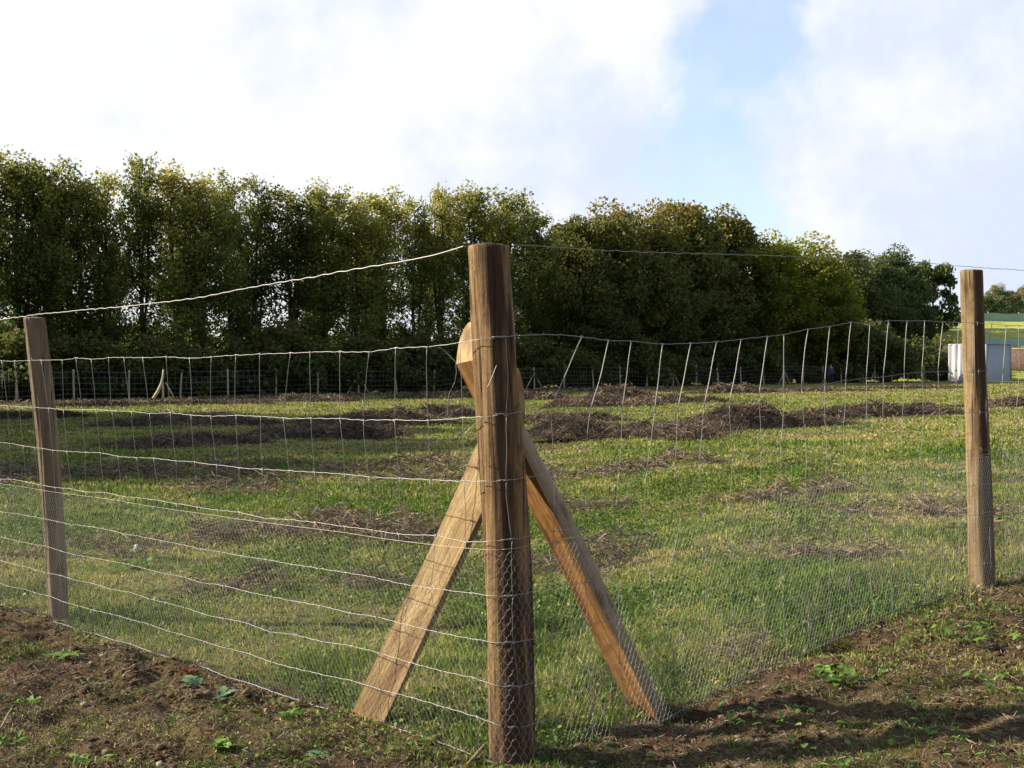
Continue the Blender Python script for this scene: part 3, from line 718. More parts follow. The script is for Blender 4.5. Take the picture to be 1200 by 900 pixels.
for (X_, Y_, sd_) in ((LP[0]*2-CX, LP[1]*2-CY, 13), (RP[0]*2-CX, RP[1]*2-CY, 17)):
    z_ = float(zbase(X_, Y_)); post('post', (X_, Y_, z_), (X_-0.04, Y_, z_+1.9), 0.07, 0.06, MAT['post_tan'], sd_, 'outer post beyond the picture edge')

# staples holding wires to posts
def staple(s, h):
    gs = Geo(); t_ = np.linspace(0, math.pi, 7)
    c = fpath(s+0*t_, h+0.012*np.cos(t_), 0.0)
    c[:, 1] -= 0.004*np.sin(t_); tube(gs, c, 0.0016, 4); obj('staple', gs.mesh('staple', True), MAT['wire'], ff)
for s0 in (-3.87+ARC*0, 3.87):
    for j in (1, 3, 5, 6, 7, 8): staple(s0, HT[j])

# braces: split half-logs running back behind the corner post
def brace(foot, top, Rr, flatdir, cutx, cutn, flatmat, lab, off=0.2):
    foot = Vector(foot)-FO; top = Vector(top)-FO
    ax = (top-foot).normalized(); fd = Vector(flatdir); fd = (fd-ax*fd.dot(ax)).normalized(); sd2 = ax.cross(fd)
    Ltot = (top-foot).length; m = 44; ks = 26
    a0 = math.acos(off)
    ang = np.linspace(a0, 2*math.pi-a0, ks)    # arc away from the flat
    import bmesh
    bm = bmesh.new(); rows = []
    zs = np.linspace(-0.12, Ltot, m)
    for q, z in enumerate(zs):
        row = []
        for i_, a in enumerate(ang):
            rad = Rr*(1+0.05*math.sin(z*5+3*math.cos(a))+0.05*(float(vnoise(math.cos(a)*2+5, z*3, 8))-.5))
            row.append(bm.verts.new((rad*math.cos(a)*(0.86), rad*math.sin(a), z)))
        nfl = 8; p0 = row[-1].co.copy(); p1 = row[0].co.copy()
        for w in range(1, nfl):
            c = p0.lerp(p1, w/nfl); c.x += 0.003*(float(vnoise(w*1.7, z*9, 5))-.5)*2; row.append(bm.verts.new(c))
        rows.append(row)
    n = len(rows[0])
    for q in range(m-1):
        for i_ in range(n):
            f = bm.faces.new((rows[q][i_], rows[q][(i_+1) % n], rows[q+1][(i_+1) % n], rows[q+1][i_]))
            f.material_index = 0 if i_ < ks-1 else 1; f.smooth = True
    f = bm.faces.new(rows[0][::-1]); f.material_index = 1
    f = bm.faces.new(rows[-1]); f.material_index = 1
    Mx = Matrix(((fd.x, sd2.x, ax.x, foot.x), (fd.y, sd2.y, ax.y, foot.y), (fd.z, sd2.z, ax.z, foot.z), (0, 0, 0, 1)))
    # end cut: a vertical saw cut facing sideways
    inv = Mx.inverted(); no = (inv.to_3x3() @ Vector(cutn)).normalized()
    r_ = bmesh.ops.bisect_plane(bm, geom=bm.verts[:]+bm.edges[:]+bm.faces[:], plane_co=inv @ (foot+ax*((cutx-foot.x)/ax.x)), plane_no=no, clear_outer=True)
    ed = [e for e in r_['geom_cut'] if isinstance(e, bmesh.types.BMEdge)]
    rf = bmesh.ops.contextual_create(bm, geom=ed) if ed else {'faces': []}
    for f in rf['faces']: f.material_index = 2; f.smooth = False
    for e in bm.edges:
        if len(e.link_faces) == 2 and e.link_faces[0].material_index != e.link_faces[1].material_index: e.smooth = False
    bmesh.ops.recalc_face_normals(bm, faces=bm.faces)
    me = bpy.data.meshes.new('brace'); bm.to_mesh(me); bm.free()
    me.materials.append(MAT['debarked']); me.materials.append(flatmat); me.materials.append(MAT['sawn'])
    o = obj('brace', me, None, ff); o.matrix_local = Mx; o['label'] = lab; return o
def line(px0, py0, Y0, px1, py1, Y1, ext=1.0):
    a = P(px0, py0, Y0); b = P(px1, py1, Y1); return a, a+(b-a)*ext
a, b = line(434, 838, 5.25, 593, 500, 4.93, 1.25)
brace(a, b, 0.080, (-0.55, -0.80, 0.1), 0.012-CX, (0.8, -0.6, 0.05), MAT['sawn'], 'half-round brace leaning in from the left, pale sawn face to the viewer')
a, b = line(752, 823, 5.38, 560, 442, 4.93, 1.22)
brace(a, b, 0.093, (-0.86, -0.52, -0.30), -0.178-CX, (-0.88, -0.45, 0.12), MAT['sawn_dark'], 'half-round brace leaning in from the right, orange sawn underside and grey rounded face')

# loose ends of wire by the corner post
def loose(pts, rad=0.0012):
    g = Geo(); p = np.array([tuple(P(*q)-FO) for q in pts]); t = np.arange(len(p)); tt = np.linspace(0, len(p)-1, len(p)*6)
    tube(g, np.stack([np.interp(tt, t, p[:, k]) for k in range(3)], -1), rad, 5); obj('loose_wire', g.mesh('loose_wire', True), MAT['wire'], ff)
loose([(515, 407, 4.98), (522, 412, 4.98), (534, 424, 4.96), (535, 436, 4.96), (533, 448, 4.97), (526, 462, 4.99), (524, 490, 5.0)])
loose([(566, 488, 4.66), (560, 494, 4.66), (552, 501, 4.66), (544, 509, 4.67), (541, 520, 4.68), (541, 529, 4.70)])
loose([(582, 428, 4.65), (577, 441, 4.65), (571, 455, 4.65)], 0.0016)
loose([(601, 362, 4.72), (605, 358, 4.72), (608, 363, 4.72), (605, 370, 4.72), (601, 368, 4.72), (604, 376, 4.72), (609, 374, 4.72)], 0.0009)
loose([(666, 880, 5.0), (690, 858, 5.02), (700, 846, 5.05)], 0.0015)

# ------------------------------------------------------------------ the far fence
FX0, FY0 = -24.9, 62.0; FDX, FDY = 2.2, 2.05
far = empty('far_fence', (FX0, FY0, 0)); tag(far, 'long distant post and wire fence along the foot of the tree row', 'fence')
r = np.random.default_rng(44)
MAT['far_post'] = plain('far_post_wood', (0.42, 0.36, 0.25), 0.85, nscale=3.0, var=0.35)
MAT['thin_wire'] = plain('far_wire', (0.22, 0.23, 0.24), 0.5, 0.3)
tops = []
for n_ in range(-2, 33):
    x = FDX*n_+r.normal()*0.05; y = FDY*n_+r.normal()*0.05; z = float(zbase(FX0+x, FY0+y))
    h = 1.62+r.normal()*0.08; lx = r.normal()*0.05
    gg = Geo(); rad = 0.055+0.012*r.random()
    zz_ = np.linspace(-0.2, h, 8); tube(gg, np.stack([lx*zz_/h+0.01*np.sin(zz_*3+n_), 0*zz_, zz_], -1), rad*(1-0.1*zz_/h), 8)
    o = obj('post', gg.mesh('post', True), MAT['far_post'], far, (x, y, z)); tops.append((x+lx, y, z+h))
    if n_ in (7, 12, 17, 22, 27):
        for sg in (-1, 1):
            gb = Geo(); tube(gb, [(sg*0.9*0.73, sg*0.9*0.68, -0.05), (0.02*sg, 0.12, 1.15)], 0.045, 7)
            obj('brace', gb.mesh('brace', True), MAT['far_post'], far, (x, y, z))
gg = Geo()
for j, hh in enumerate((0.12, 0.35, 0.6, 0.9, 1.2, 1.5)):
    pts = np.array([(x, y-0.07, z-1.62+hh) for x, y, z in tops]); tube(gg, pts, 0.009 if j < 5 else 0.011, 3)
for q in range(0, (len(tops)-1)*9):
    a_ = q/9; i0 = int(a_); fr = a_-i0; p = np.array(tops[i0])*(1-fr)+np.array(tops[i0+1])*fr
    tube(gg, [(p[0], p[1]-0.07, p[2]-1.55), (p[0], p[1]-0.07, p[2]-0.12)], 0.005, 3)
o = obj('wire_mesh', gg.mesh('wire_mesh'), MAT['thin_wire'], far)

# a forked branch used as a stake, leaning at the far fence on the left
fk = empty('forked_branch', (*gp(192, 472), 0)); tag(fk, 'curved forked branch leaning at the far fence left of the straw coloured heap', 'branch')
Yk = fk.location.y; gk = Geo()
def pk(px, py): return tuple(P(px, py, Yk)-Vector(fk.location))
tube(gk, [pk(180, 467), pk(185, 459), pk(189, 450), pk(191, 441), pk(191.5, 433)], [.085, .08, .065, .05, .04], 7)
tube(gk, [pk(191, 468), pk(191, 456), pk(190.5, 447)], [.06, .05, .04], 6)
tube(gk, [pk(194, 448), pk(199, 457), pk(204, 466)], [.03, .035, .035], 6)
obj('stem', gk.mesh('stem', True), MAT['far_post'], fk)

# ------------------------------------------------------------------ trees
def quads(p, size, r, up=0.3, a=None, asp=1.35):
    n = len(p); nrm = r.normal(size=(n, 3)); nrm[:, 2] += up; nrm /= np.linalg.norm(nrm, axis=1, keepdims=True)
    x = np.cross(nrm, r.normal(size=(n, 3))); x /= np.linalg.norm(x, axis=1, keepdims=True); y = np.cross(nrm, x)
    sx_ = size[:, None]/2
    v = np.stack([p-x*sx_*asp, p-y*sx_, p+x*sx_*asp, p+y*sx_], 1).reshape(-1, 3)
    i = np.arange(n)*4
    return v, np.stack([i, i+1, i+2, i+3], -1), np.repeat(a, 4)
def slim(seed, H=13.0, Rc=1.9, nl=10500):
    r = np.random.default_rng(seed); gt = Geo(); P_ = []; T_ = []
    leaders = [(0, 0)]+[(math.cos(a)*0.8, math.sin(a)*0.8) for a in r.random(2)*6.28]
    lead = []
    for k, (ax, ay) in enumerate(leaders):
        z0 = 0 if k == 0 else H*(0.12+0.2*r.random()); zt = H*(0.97 if k == 0 else 0.80+0.14*r.random())
        z = np.linspace(z0, zt, 14); t = (z-z0)/(zt-z0)
        x = ax*np.sqrt(t)+0.18*np.sin(z*0.7+r.random()*6)*t; y = ay*np.sqrt(t)+0.18*np.cos(z*0.6+r.random()*6)*t
        rad = (0.17 if k == 0 else 0.10)*(1-t)**0.8+0.018; tube(gt, np.stack([x, y, z], -1), rad, 7); lead.append((x, y, z))
    nb = 95; per = nl//nb
    for b in range(nb):
        x, y, z = lead[r.integers(3)] if r.random() < 0.75 else lead[0]
        f = 0.10+0.88*r.random()**0.85; q = f*(len(z)-1); i0 = int(min(q, len(z)-2)); fr = q-i0
        p0 = np.array([x[i0]+(x[i0+1]-x[i0])*fr, y[i0]+(y[i0+1]-y[i0])*fr, z[i0]+(z[i0+1]-z[i0])*fr])
        rel = p0[2]/H; pr = min(1, 0.55+1.4*rel)*math.sqrt(max(0.03, 1-((rel-0.42)/0.60)**2 if rel > 0.42 else 1))
        Lb = Rc*pr*(0.55+0.7*r.random()); az = r.random()*6.283; el = 0.25+0.6*r.random()
        d = np.array([math.cos(az)*math.cos(el), math.sin(az)*math.cos(el), math.sin(el)])
        tt = np.linspace(0, 1, 5); pb = p0+d*Lb*tt[:, None]+np.array([0, 0, 0.25*Lb])*tt[:, None]**2
        tube(gt, pb, 0.035*(1-tt)+0.007, 4, cap=False)
        m = int(per*(0.5+r.random())); ts = 0.2+0.85*r.random(m)**0.8
        c = p0+d*Lb*ts[:, None]+np.array([0, 0, 0.25*Lb])*ts[:, None]**2
        c = c+r.normal(size=(m, 3))*np.array([0.26, 0.26, 0.20])
        ct = r.normal()*0.12
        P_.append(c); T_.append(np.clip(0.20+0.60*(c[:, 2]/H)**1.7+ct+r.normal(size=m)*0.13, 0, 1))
    p = np.concatenate(P_); a = np.concatenate(T_); p = p[p[:, 2] > 0.4] if False else p
    g = Geo(); g.add(*quads(p, 0.075+0.10*r.random(len(p)), r, 0.4, a))
    return gt.mesh('trunk', True), g.mesh('crown')
def broad(seed, H=12.0, Rc=4.0, low=0.12, nl=36000, leaf=(0.11, 0.14), nclump=140, loose=0.0, top=1.0):
    r = np.random.default_rng(seed); gt = Geo(); P_ = []; T_ = []
    z = np.linspace(0, H*0.8, 10); tr = np.stack([0.25*np.sin(z*0.5+seed), 0.25*np.cos(z*0.4+seed), z], -1)
    tube(gt, tr, 0.26*(H/12)*(1-z/(H*0.85))**0.8+0.03, 8)
    cz = H*(low+1)/2; rz = H*(1-low)/2
    for b in range(nclump):
        d = r.normal(size=3); d /= np.linalg.norm(d); rho = 0.45+0.55*r.random()**0.5
        lump = 0.80+0.40*float(vnoise(d[0]*1.8+seed, d[1]*1.8+d[2]*2.1, seed))
        c = np.array([d[0]*Rc*rho, d[1]*Rc*rho, 0])*lump*(1-0.25*max(0, d[2])); c[2] = cz+d[2]*rz*rho*lump*top
        if c[2] < 0.4: c[2] = 0.4+r.random()
        cr = (0.55+0.75*r.random())*(1-0.25*loose)*Rc/4
        i0 = int(np.clip((c[2]-1.5)/(H*0.8)*9, 0, 8)); s0 = tr[i0]
        mid = (s0+c)/2+np.array([0, 0, -0.15*np.linalg.norm(c-s0)*0.3]); tube(gt, [s0, mid, c], [0.07, 0.04, 0.012], 5, cap=False)
        m = int(nl/nclump*(0.6+0.8*r.random()))
        q = r.normal(size=(m, 3)); q /= np.linalg.norm(q, axis=1, keepdims=True); q *= (0.45+0.65*r.random(m)**0.6)[:, None]
        q = c+q*np.array([cr*1.15, cr*1.15, cr*0.8])
        q += 0.12*r.normal(size=q.shape)
        ct = r.normal()*0.14
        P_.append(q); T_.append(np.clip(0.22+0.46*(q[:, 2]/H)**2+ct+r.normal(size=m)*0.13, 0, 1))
    p = np.concatenate(P_); a = np.concatenate(T_); k = p[:, 2] > 0.05; p = p[k]; a = a[k]
    g = Geo(); g.add(*quads(p, leaf[0]+leaf[1]*r.random(len(p)), r, 0.4, a))
    return gt.mesh('trunk', True), g.mesh('crown')
slims = [slim(21+k, 13.0, 1.9+0.25*(k % 3), 10500+1300*(k % 3)) for k in range(5)]
broads = [broad(41+k, 12.5, 4.0) for k in range(4)]
def copymesh(me, mat):
    m = me.copy(); m.materials.clear(); m.materials.append(mat); return m
def mk(pair, crownmat):
    a, b = pair
    if not a.materials: a.materials.append(MAT['bark'])
    key = (b.name, crownmat.name)
    if key not in mk.c: mk.c[key] = copymesh(b, crownmat); mk.c[key].name = 'crown'
    return a, mk.c[key]
mk.c = {}
def plant_tree(name, pair, mat, x, y, sc, rz, lab, cat='tree', group='trees in the row behind the far fence', z=None):
    a, b = mk(pair, mat)
    root = empty(name, (x, y, float(zbase(x, y))-0.05 if z is None else z), rz); root.scale = sc
    tag(root, lab, cat, group)
    obj('trunk', a, None, root); obj('crown', b, None, root)
    return root
TX0, TY0 = FX0-0.68*4.2, FY0+0.73*4.2; DX, DY = 0.732, 0.682
def row(px, off=0.0):
    k = (px-600)/F; x0 = TX0-DY*off; y0 = TY0+DX*off
    s = (k*y0-x0)/(DX-k*DY); return x0+DX*s, y0+DY*s
rt = random.Random(5)
front = [(-14, 176), (22, 182), (62, 184), (94, 197), (128, 204), (166, 181), (205, 193), (238, 214), (272, 203), (302, 207), (340, 218), (378, 213), (418, 228), (452, 222), (486, 232), (517, 221), (556, 217), (590, 222), (622, 240)]
words = ['dark green tree cut by the left picture edge, first of the slim tree row', 'dark green slim tree behind the left post', 'thin topped slim tree just right of the left post, sky showing through it', 'slim tree with brownish top, third to the right of the left post',
 'short yellow topped slim tree before the tallest one of the left half', 'tallest slim tree of the left half, pointed crown with yellow tip', 'dark green rounded slim tree right of the tallest one', 'slim tree in the dip right of the dark rounded one',
 'yellow topped slim tree of a close pair in the left half', 'broad yellowish topped slim tree, right hand of the close pair', 'slim tree on the shoulder right of the close pair', 'thin pale crowned slim tree midway between left post and corner post',
 'small yellow crowned slim tree right of the thin pale one', 'pointed green slim tree midway along the row', 'small slim tree in the notch left of the corner post', 'brownish yellow crowned slim tree just left of the corner post',
 'tall slim tree rising straight above the corner post', 'sparse crowned slim tree right above the edge of the corner post', 'last slim tree of the row, darker, right of the corner post']
for i, (px, py) in enumerate(front):
    x, y = row(px, rt.uniform(-.4, .6)); Ht = P(px, py, y).z
    s = Ht/13.1; w = s*rt.uniform(.75, 1.25)
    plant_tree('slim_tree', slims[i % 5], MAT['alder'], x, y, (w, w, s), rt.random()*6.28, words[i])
for i in range(9):
    px = -15+i*74+rt.uniform(-8, 8); x, y = row(px, 4.2+rt.uniform(-.5, .8)); s = rt.uniform(.70, .86)
    plant_tree('slim_tree', slims[(i*2+1) % 5], MAT['alder'], x, y, (s, s, s), rt.random()*6.28, 'slim tree of the rear line seen only through the front tree row', group='rear line of slim trees')
# dense broad crowns to the right
B = [(662, 262, 2, 'broad', 'broad', .95, 'lower broad tree in the notch directly right of the corner post'),
     (700, 245, 0, 'broad', 'broad', 1.1, 'rounded broad crowned tree with golden top beside the notch right of the corner post'),
     (750, 249, 1, 'broad', 'broad', 1.1, 'dense dark tree between the golden topped one and the highest one'),
     (802, 241, 2, 'broad', 'broad', 1.2, 'highest broad tree of the right half with rusty yellow crown'),
     (850, 256, 3, 'broad', 'broad', 1.1, 'broad tree with rusty crown sloping down beside the highest one'),
     (893, 279, 0, 'broad', 'lime', 1.0, 'yellowish tree between the rusty crown and the bright lime one'),
     (940, 285, 1, 'broad', 'lime', 1.3, 'bright yellow green tree standing out from the dark row'),
     (985, 298, 2, 'broad', 'dark', 1.2, 'dark tree immediately right of the bright yellow green one'),
     (1020, 300, 0, 'broad', 'oak', 1.0, 'dark green tree between the lime tree and the blue green one'),
     (1048, 296, 3, 'broad', 'oak', 1.15, 'blue green rounded tree second from the shed')]
for (px, py, k, _, mt, w, lab) in B:
    x, y = row(px, (1.5 if mt != 'lime' else -0.5) if px < 970 else 10); Ht = P(px, py, y).z; s = Ht/12.6
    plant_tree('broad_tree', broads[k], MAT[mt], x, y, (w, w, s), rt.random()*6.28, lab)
for i, px in enumerate((655, 690, 722, 775, 826, 872, 925, 968, 1010, 1065)):
    x, y = row(px, (-0.6 if i % 2 else 6) if px < 960 else 9); s = rt.uniform(.62, .74)
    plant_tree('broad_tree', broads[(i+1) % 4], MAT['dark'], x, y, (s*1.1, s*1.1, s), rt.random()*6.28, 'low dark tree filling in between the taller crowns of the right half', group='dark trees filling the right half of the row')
oakp = broad(77, 11.5, 3.2, 0.18, 9000, (0.16, 0.22), 60, 0.8)
x, y = row(1093, 9); Ht = P(1093, 301, y).z
plant_tree('broad_tree', oakp, MAT['oak'], x, y, (1.0, 1.0, Ht/11.6), 1.2, 'open crowned green tree beside the white shed, last of the row')
bushp = [broad(90+k, 3.4, 2.2, 0.02, 6500, (0.10, 0.13), 46) for k in range(3)]
rb = random.Random(9)
# shrubs along the foot of the row
for i in range(34):
    px = -10+i*34+rb.uniform(-8, 8)
    x, y = row(px, -1.9+rb.uniform(-.5, .5)); s = rb.uniform(.75, 1.25) if px < 980 else rb.uniform(1.2, 1.7)
    if px < 300: s *= 0.85
    plant_tree('shrub', bushp[i % 3], MAT['dark'], x, y, (s*1.15, s*1.15, s), rb.random()*6.28, 'dark shrub filling the shaded foot of the tree row behind the far fence', 'shrub', 'shrubs at the foot of the tree row')
for i in range(12):
    px = -40+i*48+rb.uniform(-8, 8)
    x, y = row(px, 8+rb.uniform(-1, 2)); s = rb.uniform(1.0, 1.4)
    plant_tree('shrub', bushp[i % 3], MAT['dark'], x, y, (s*1.2, s*1.2, s), rb.random()*6.28, 'dark shrub growing behind the trunks of the slim trees', 'shrub', 'shrubs behind the slim trees')
x, y = P(1106, 440, 127).xy
plant_tree('shrub', bushp[1], MAT['pale'], x, y, (.55, .55, .95), 0, 'pale green shrub in the gap left of the white shed', 'shrub', None)

# trees standing beyond the left picture edge: their shade falls across the field
for i, (x, y, s) in enumerate([(-21, 21.5, .85), (-22.5, 26.5, 1.0), (-22, 31.5, .95), (-25, 36.5, 1.0), (-27, 42, .95)]):
    plant_tree('broad_tree', broads[i % 4], MAT['broad'], x, y, (s, s, s), i*1.3, 'tree standing beyond the left edge of the picture', group='trees beyond the left edge')

# ------------------------------------------------------------------ right background: bank, nets, shed, wall, far trees
def bankz(x, y):
    e = sstep(36, 50, x)
    p = np.interp(y, [126, 131, 138, 160, 175, 400], [0, 1.9, 3.75, 7.3, 7.6, 7.8])
    return p*e+0.25*(fbm(x*.2, y*.2, 3, 2)-.5)*e-0.05
bx = np.linspace(34, 190, 90); by = np.concatenate([np.linspace(125, 165, 40), np.linspace(170, 420, 20)])
BX, BY = np.meshgrid(bx, by); idb = np.arange(BX.size).reshape(BX.shape)
fb = np.stack([idb[:-1, :-1], idb[:-1, 1:], idb[1:, 1:], idb[1:, :-1]], -1).reshape(-1, 4)
m, t, o2 = new_mat('bank_grass')
c = ramp(t, noise(position(t), 0.5, 6, .65, t), [(0.3, (0.20, 0.24, 0.04)), (0.52, (0.33, 0.36, 0.07)), (0.7, (0.46, 0.42, 0.15))])
principled(t, o2, c, .95, nrm=bump(t, noise(position(t), 5, 4, .6, t), .8, .3))
o = obj('grass_bank', mesh_np('grass_bank', np.stack([BX, BY, bankz(BX, BY)], -1).reshape(-1, 3), fb, None, True), m); tag(o, kind='structure')
def net_fence(y, x0, x1, h0, h, col, lab, name):
    root = empty(name, ((x0+x1)/2, y, float(bankz((x0+x1)/2, y)))); tag(root, lab, 'net fence')
    g = Geo(); n = 40; xs = np.linspace(x0, x1, n); z0 = bankz(xs, xs*0+y)+h0
    sag = 0.12*np.abs(np.sin(xs*0.9)); lx, ly, lz = root.location
    for th in (0.0, 0.03):
        v = np.concatenate([np.stack([xs-lx, xs*0+th, z0-lz], -1), np.stack([xs-lx, xs*0+th, z0+h-sag-lz], -1)])
        i = np.arange(n-1); g.add(v, np.stack([i, i+1, i+1+n, i+n], -1))
    mm, t, o2 = new_mat(name); c = mixc(t, noise(position(t), 1.2, 4, .6, t), tuple(q*.6 for q in col), col); principled(t, o2, c, .8)
    obj('net', g.mesh('net'), mm, root)
    for q in np.linspace(x0, x1, 9):
        gp_ = Geo(); zb = float(bankz(q, y)); tube(gp_, [(q-lx, .05, zb-lz-.2), (q-lx, .05, zb-lz+h0+h+.1)], .05, 6); obj('post', gp_.mesh('post', True), MAT['far_post'], root)
net_fence(161, 46, 78, 0.0, 1.15, (0.26, 0.42, 0.37), 'teal windbreak net along the crest of the grass bank', 'teal_net_fence')
net_fence(137.5, 49.5, 70, 0.15, 0.75, (0.30, 0.52, 0.60), 'light blue net strip across the grass bank behind the shed', 'blue_net_fence')
# shed
C0 = np.array([46.35, 121.0]); CL = np.array([43.85, 124.1]); CR_ = np.array([50.0, 124.05]); SH = 3.66
shed = empty('metal_shed', (C0[0], C0[1], float(zbase(*C0)))); tag(shed, 'white corrugated metal shed with one bright and one shaded blue grey wall, behind the right post', 'shed')
def shed_wall(a, b, h, pitch, depth, mat, label=None, z0=0.05):
    d = b-a; Ln = np.linalg.norm(d); d = d/Ln; nn = np.array([d[1], -d[0]]); 
    if nn[1] > 0: nn = -nn
    n = int(Ln/pitch)*8; t_ = np.linspace(0, Ln, n+1); ph = (t_/pitch) % 1
    dd = np.clip(np.abs(ph-0.5)*6-0.8, 0, 1)*depth
    p = a+d*t_[:, None]+nn*dd[:, None]-C0; q = p-nn*(0.05+dd[:, None])
    v = np.concatenate([np.c_[p, np.full(n+1, z0)], np.c_[p, np.full(n+1, h)], np.c_[q, np.full(n+1, z0)], np.c_[q, np.full(n+1, h)]])
    i = np.arange(n); m1 = n+1
    f = np.concatenate([np.stack([i, i+1, i+1+m1, i+m1], -1), np.stack([i+2*m1, i+3*m1, i+1+3*m1, i+1+2*m1], -1), np.stack([i+m1, i+1+m1, i+1+3*m1, i+3*m1], -1)])
    o = obj('wall', mesh_np('wall', v, f), mat, shed)
    if label: o['label'] = label
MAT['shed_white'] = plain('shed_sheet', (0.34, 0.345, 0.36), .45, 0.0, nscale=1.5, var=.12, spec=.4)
MAT['shed_shade'] = plain('shed_sheet_shade', (0.27, 0.31, 0.37), .5, 0.0, nscale=1.5, var=.12, spec=.4)  # shaded wall's blue grey put into the sheet colour, shared by roof
CB = CL+CR_-C0
shed_wall(CL, C0, SH, 0.62, 0.16, MAT['shed_white'], 'bright corrugated wall'); shed_wall(C0, CR_, SH, 0.3, 0.02, MAT['shed_shade'], 'shaded wall coloured blue grey')
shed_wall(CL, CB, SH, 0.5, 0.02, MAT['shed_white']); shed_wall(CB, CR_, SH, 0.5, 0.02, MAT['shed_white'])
rv = np.array([[*(c-C0), z] for z in (SH-0.02, SH+0.07) for c in (C0, CR_, CB, CL)]); cen = rv[:, :2].mean(0); rv[:, :2] = cen+(rv[:, :2]-cen)*1.035
rf = np.array([[0, 1, 2, 3], [7, 6, 5, 4], [0, 4, 5, 1], [1, 5, 6, 2], [2, 6, 7, 3], [3, 7, 4, 0]])
obj('roof', mesh_np('roof', rv, rf), MAT['shed_shade'], shed)
for c in (C0, CL, CR_):
    g = Geo(); q = c-C0; tube(g, [(q[0], q[1]-.03, 0), (q[0], q[1]-.03, SH-.03)], 0.09, 4); obj('corner_trim', g.mesh('corner_trim'), MAT['shed_white'], shed)
g = Geo()
for a_, b_ in ((CL, C0), (C0, CR_)):
    A3 = np.array([[*(a_-C0), 0.04]]); B3 = np.array([[*(b_-C0), 0.04]]); prisms(g, A3, B3, 0.14, 4)
obj('base_rail', g.mesh('base_rail'), MAT['shed_shade'], shed)
# brown wall right of the shed
root = empty('brick_wall', (56, 129, 0)); tag(root, 'reddish brown wall right of the shed at the foot of the bank', 'wall')
m, t, o2 = new_mat('brown_brick')
bt = t.nodes.new('ShaderNodeTexBrick'); bt.inputs['Scale'].default_value = 1.6; bt.inputs['Color1'].default_value = (0.17, 0.10, 0.075, 1); bt.inputs['Color2'].default_value = (0.11, 0.068, 0.052, 1); bt.inputs['Mortar'].default_value = (0.14, 0.12, 0.10, 1)
tcn = t.nodes.new('ShaderNodeTexCoord'); mp = t.nodes.new('ShaderNodeMapping'); mp.inputs['Rotation'].default_value = (R(90), 0, 0); t.links.new(tcn.outputs['Object'], mp.inputs[0]); t.links.new(mp.outputs[0], bt.inputs[0])
principled(t, o2, bt.outputs[0], .9)
def boxmesh(name, x0, x1, y0, y1, z0, z1):
    v = np.array([[x, y, z] for z in (z0, z1) for x, y in ((x0, y0), (x1, y0), (x1, y1), (x0, y1))]); return mesh_np(name, v, np.array([[0, 3, 2, 1], [4, 5, 6, 7], [0, 1, 5, 4], [1, 2, 6, 5], [2, 3, 7, 6], [3, 0, 4, 7]]))
obj('wall_face', boxmesh('wall_face', -6.0, 9, 0, .4, -.2, 3.15), m, root)
obj('coping', boxmesh('coping', -6.1, 9.1, -.08, .48, 3.152, 3.35), plain('coping', (0.36, .30, .22), .9, nscale=2), root)
# far trees beyond the bank
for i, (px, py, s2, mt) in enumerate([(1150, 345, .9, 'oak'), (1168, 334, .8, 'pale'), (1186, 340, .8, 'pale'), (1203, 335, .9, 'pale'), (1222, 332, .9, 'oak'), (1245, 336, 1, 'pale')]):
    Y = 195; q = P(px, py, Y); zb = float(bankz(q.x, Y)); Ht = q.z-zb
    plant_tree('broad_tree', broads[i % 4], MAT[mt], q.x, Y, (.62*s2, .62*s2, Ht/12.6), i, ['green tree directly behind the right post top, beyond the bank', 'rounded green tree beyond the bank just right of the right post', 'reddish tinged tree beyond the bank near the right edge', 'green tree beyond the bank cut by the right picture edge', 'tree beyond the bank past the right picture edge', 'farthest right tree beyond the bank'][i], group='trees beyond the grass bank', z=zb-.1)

# ------------------------------------------------------------------ the person by the far fence
px_, py_ = 28.45, 110.4
per = empty('person', (px_, py_, float(zbase(px_, py_)))); per.rotation_euler[2] = R(25)
tag(per, 'person in a blue jacket and dark trousers standing by the far fence', 'person')
def skin(name, verts, edges, radii, mat, parent, sub=2):
    me = bpy.data.meshes.new(name); me.from_pydata(verts, edges, []); me.update()
    o = obj(name, me, mat, parent); o.modifiers.new('skin', 'SKIN'); 
    for i, rr_ in enumerate(radii): me.skin_vertices[0].data[i].radius = (rr_, rr_) if not isinstance(rr_, tuple) else rr_
    me.skin_vertices[0].data[0].use_root = True
    s_ = o.modifiers.new('sub', 'SUBSURF'); s_.levels = sub; s_.render_levels = sub
    return o
M_skin = plain('skin', (0.45, 0.28, 0.2), .6); M_jac = plain('jacket_cloth', (0.055, 0.06, 0.12), .85); M_tr = plain('trouser_cloth', (0.02, 0.026, 0.05), .9); M_hair = plain('hair', (0.03, .02, .015), .8); M_shoe = plain('shoe', (.02, .02, .02), .7)
bv = [(0, 0, .95), (0, 0, 1.15), (0, 0, 1.38), (0, 0, 1.52), (0, -.02, 1.62), (0, -.02, 1.72),
      (.19, 0, 1.42), (.24, -.02, 1.15), (.22, -.16, .98), (.21, -.22, .94), (-.19, 0, 1.42), (-.25, 0, 1.14), (-.25, -.05, .88), (-.25, -.07, .80),
      (.10, 0, .88), (.11, -.03, .48), (.12, 0, .08), (.13, -.14, .04), (-.10, 0, .88), (-.12, .03, .48), (-.13, .06, .08), (-.14, -.08, .04)]
be = [(0, 1), (1, 2), (2, 3), (3, 4), (4, 5), (2, 6), (6, 7), (7, 8), (8, 9), (2, 10), (10, 11), (11, 12), (12, 13), (0, 14), (14, 15), (15, 16), (16, 17), (0, 18), (18, 19), (19, 20), (20, 21)]
br = [(.15, .1), (.13, .1), (.15, .1), .055, .085, .07, .06, .045, .032, .03, .06, .045, .032, .03, .085, .06, .04, .035, .085, .06, .04, .035]
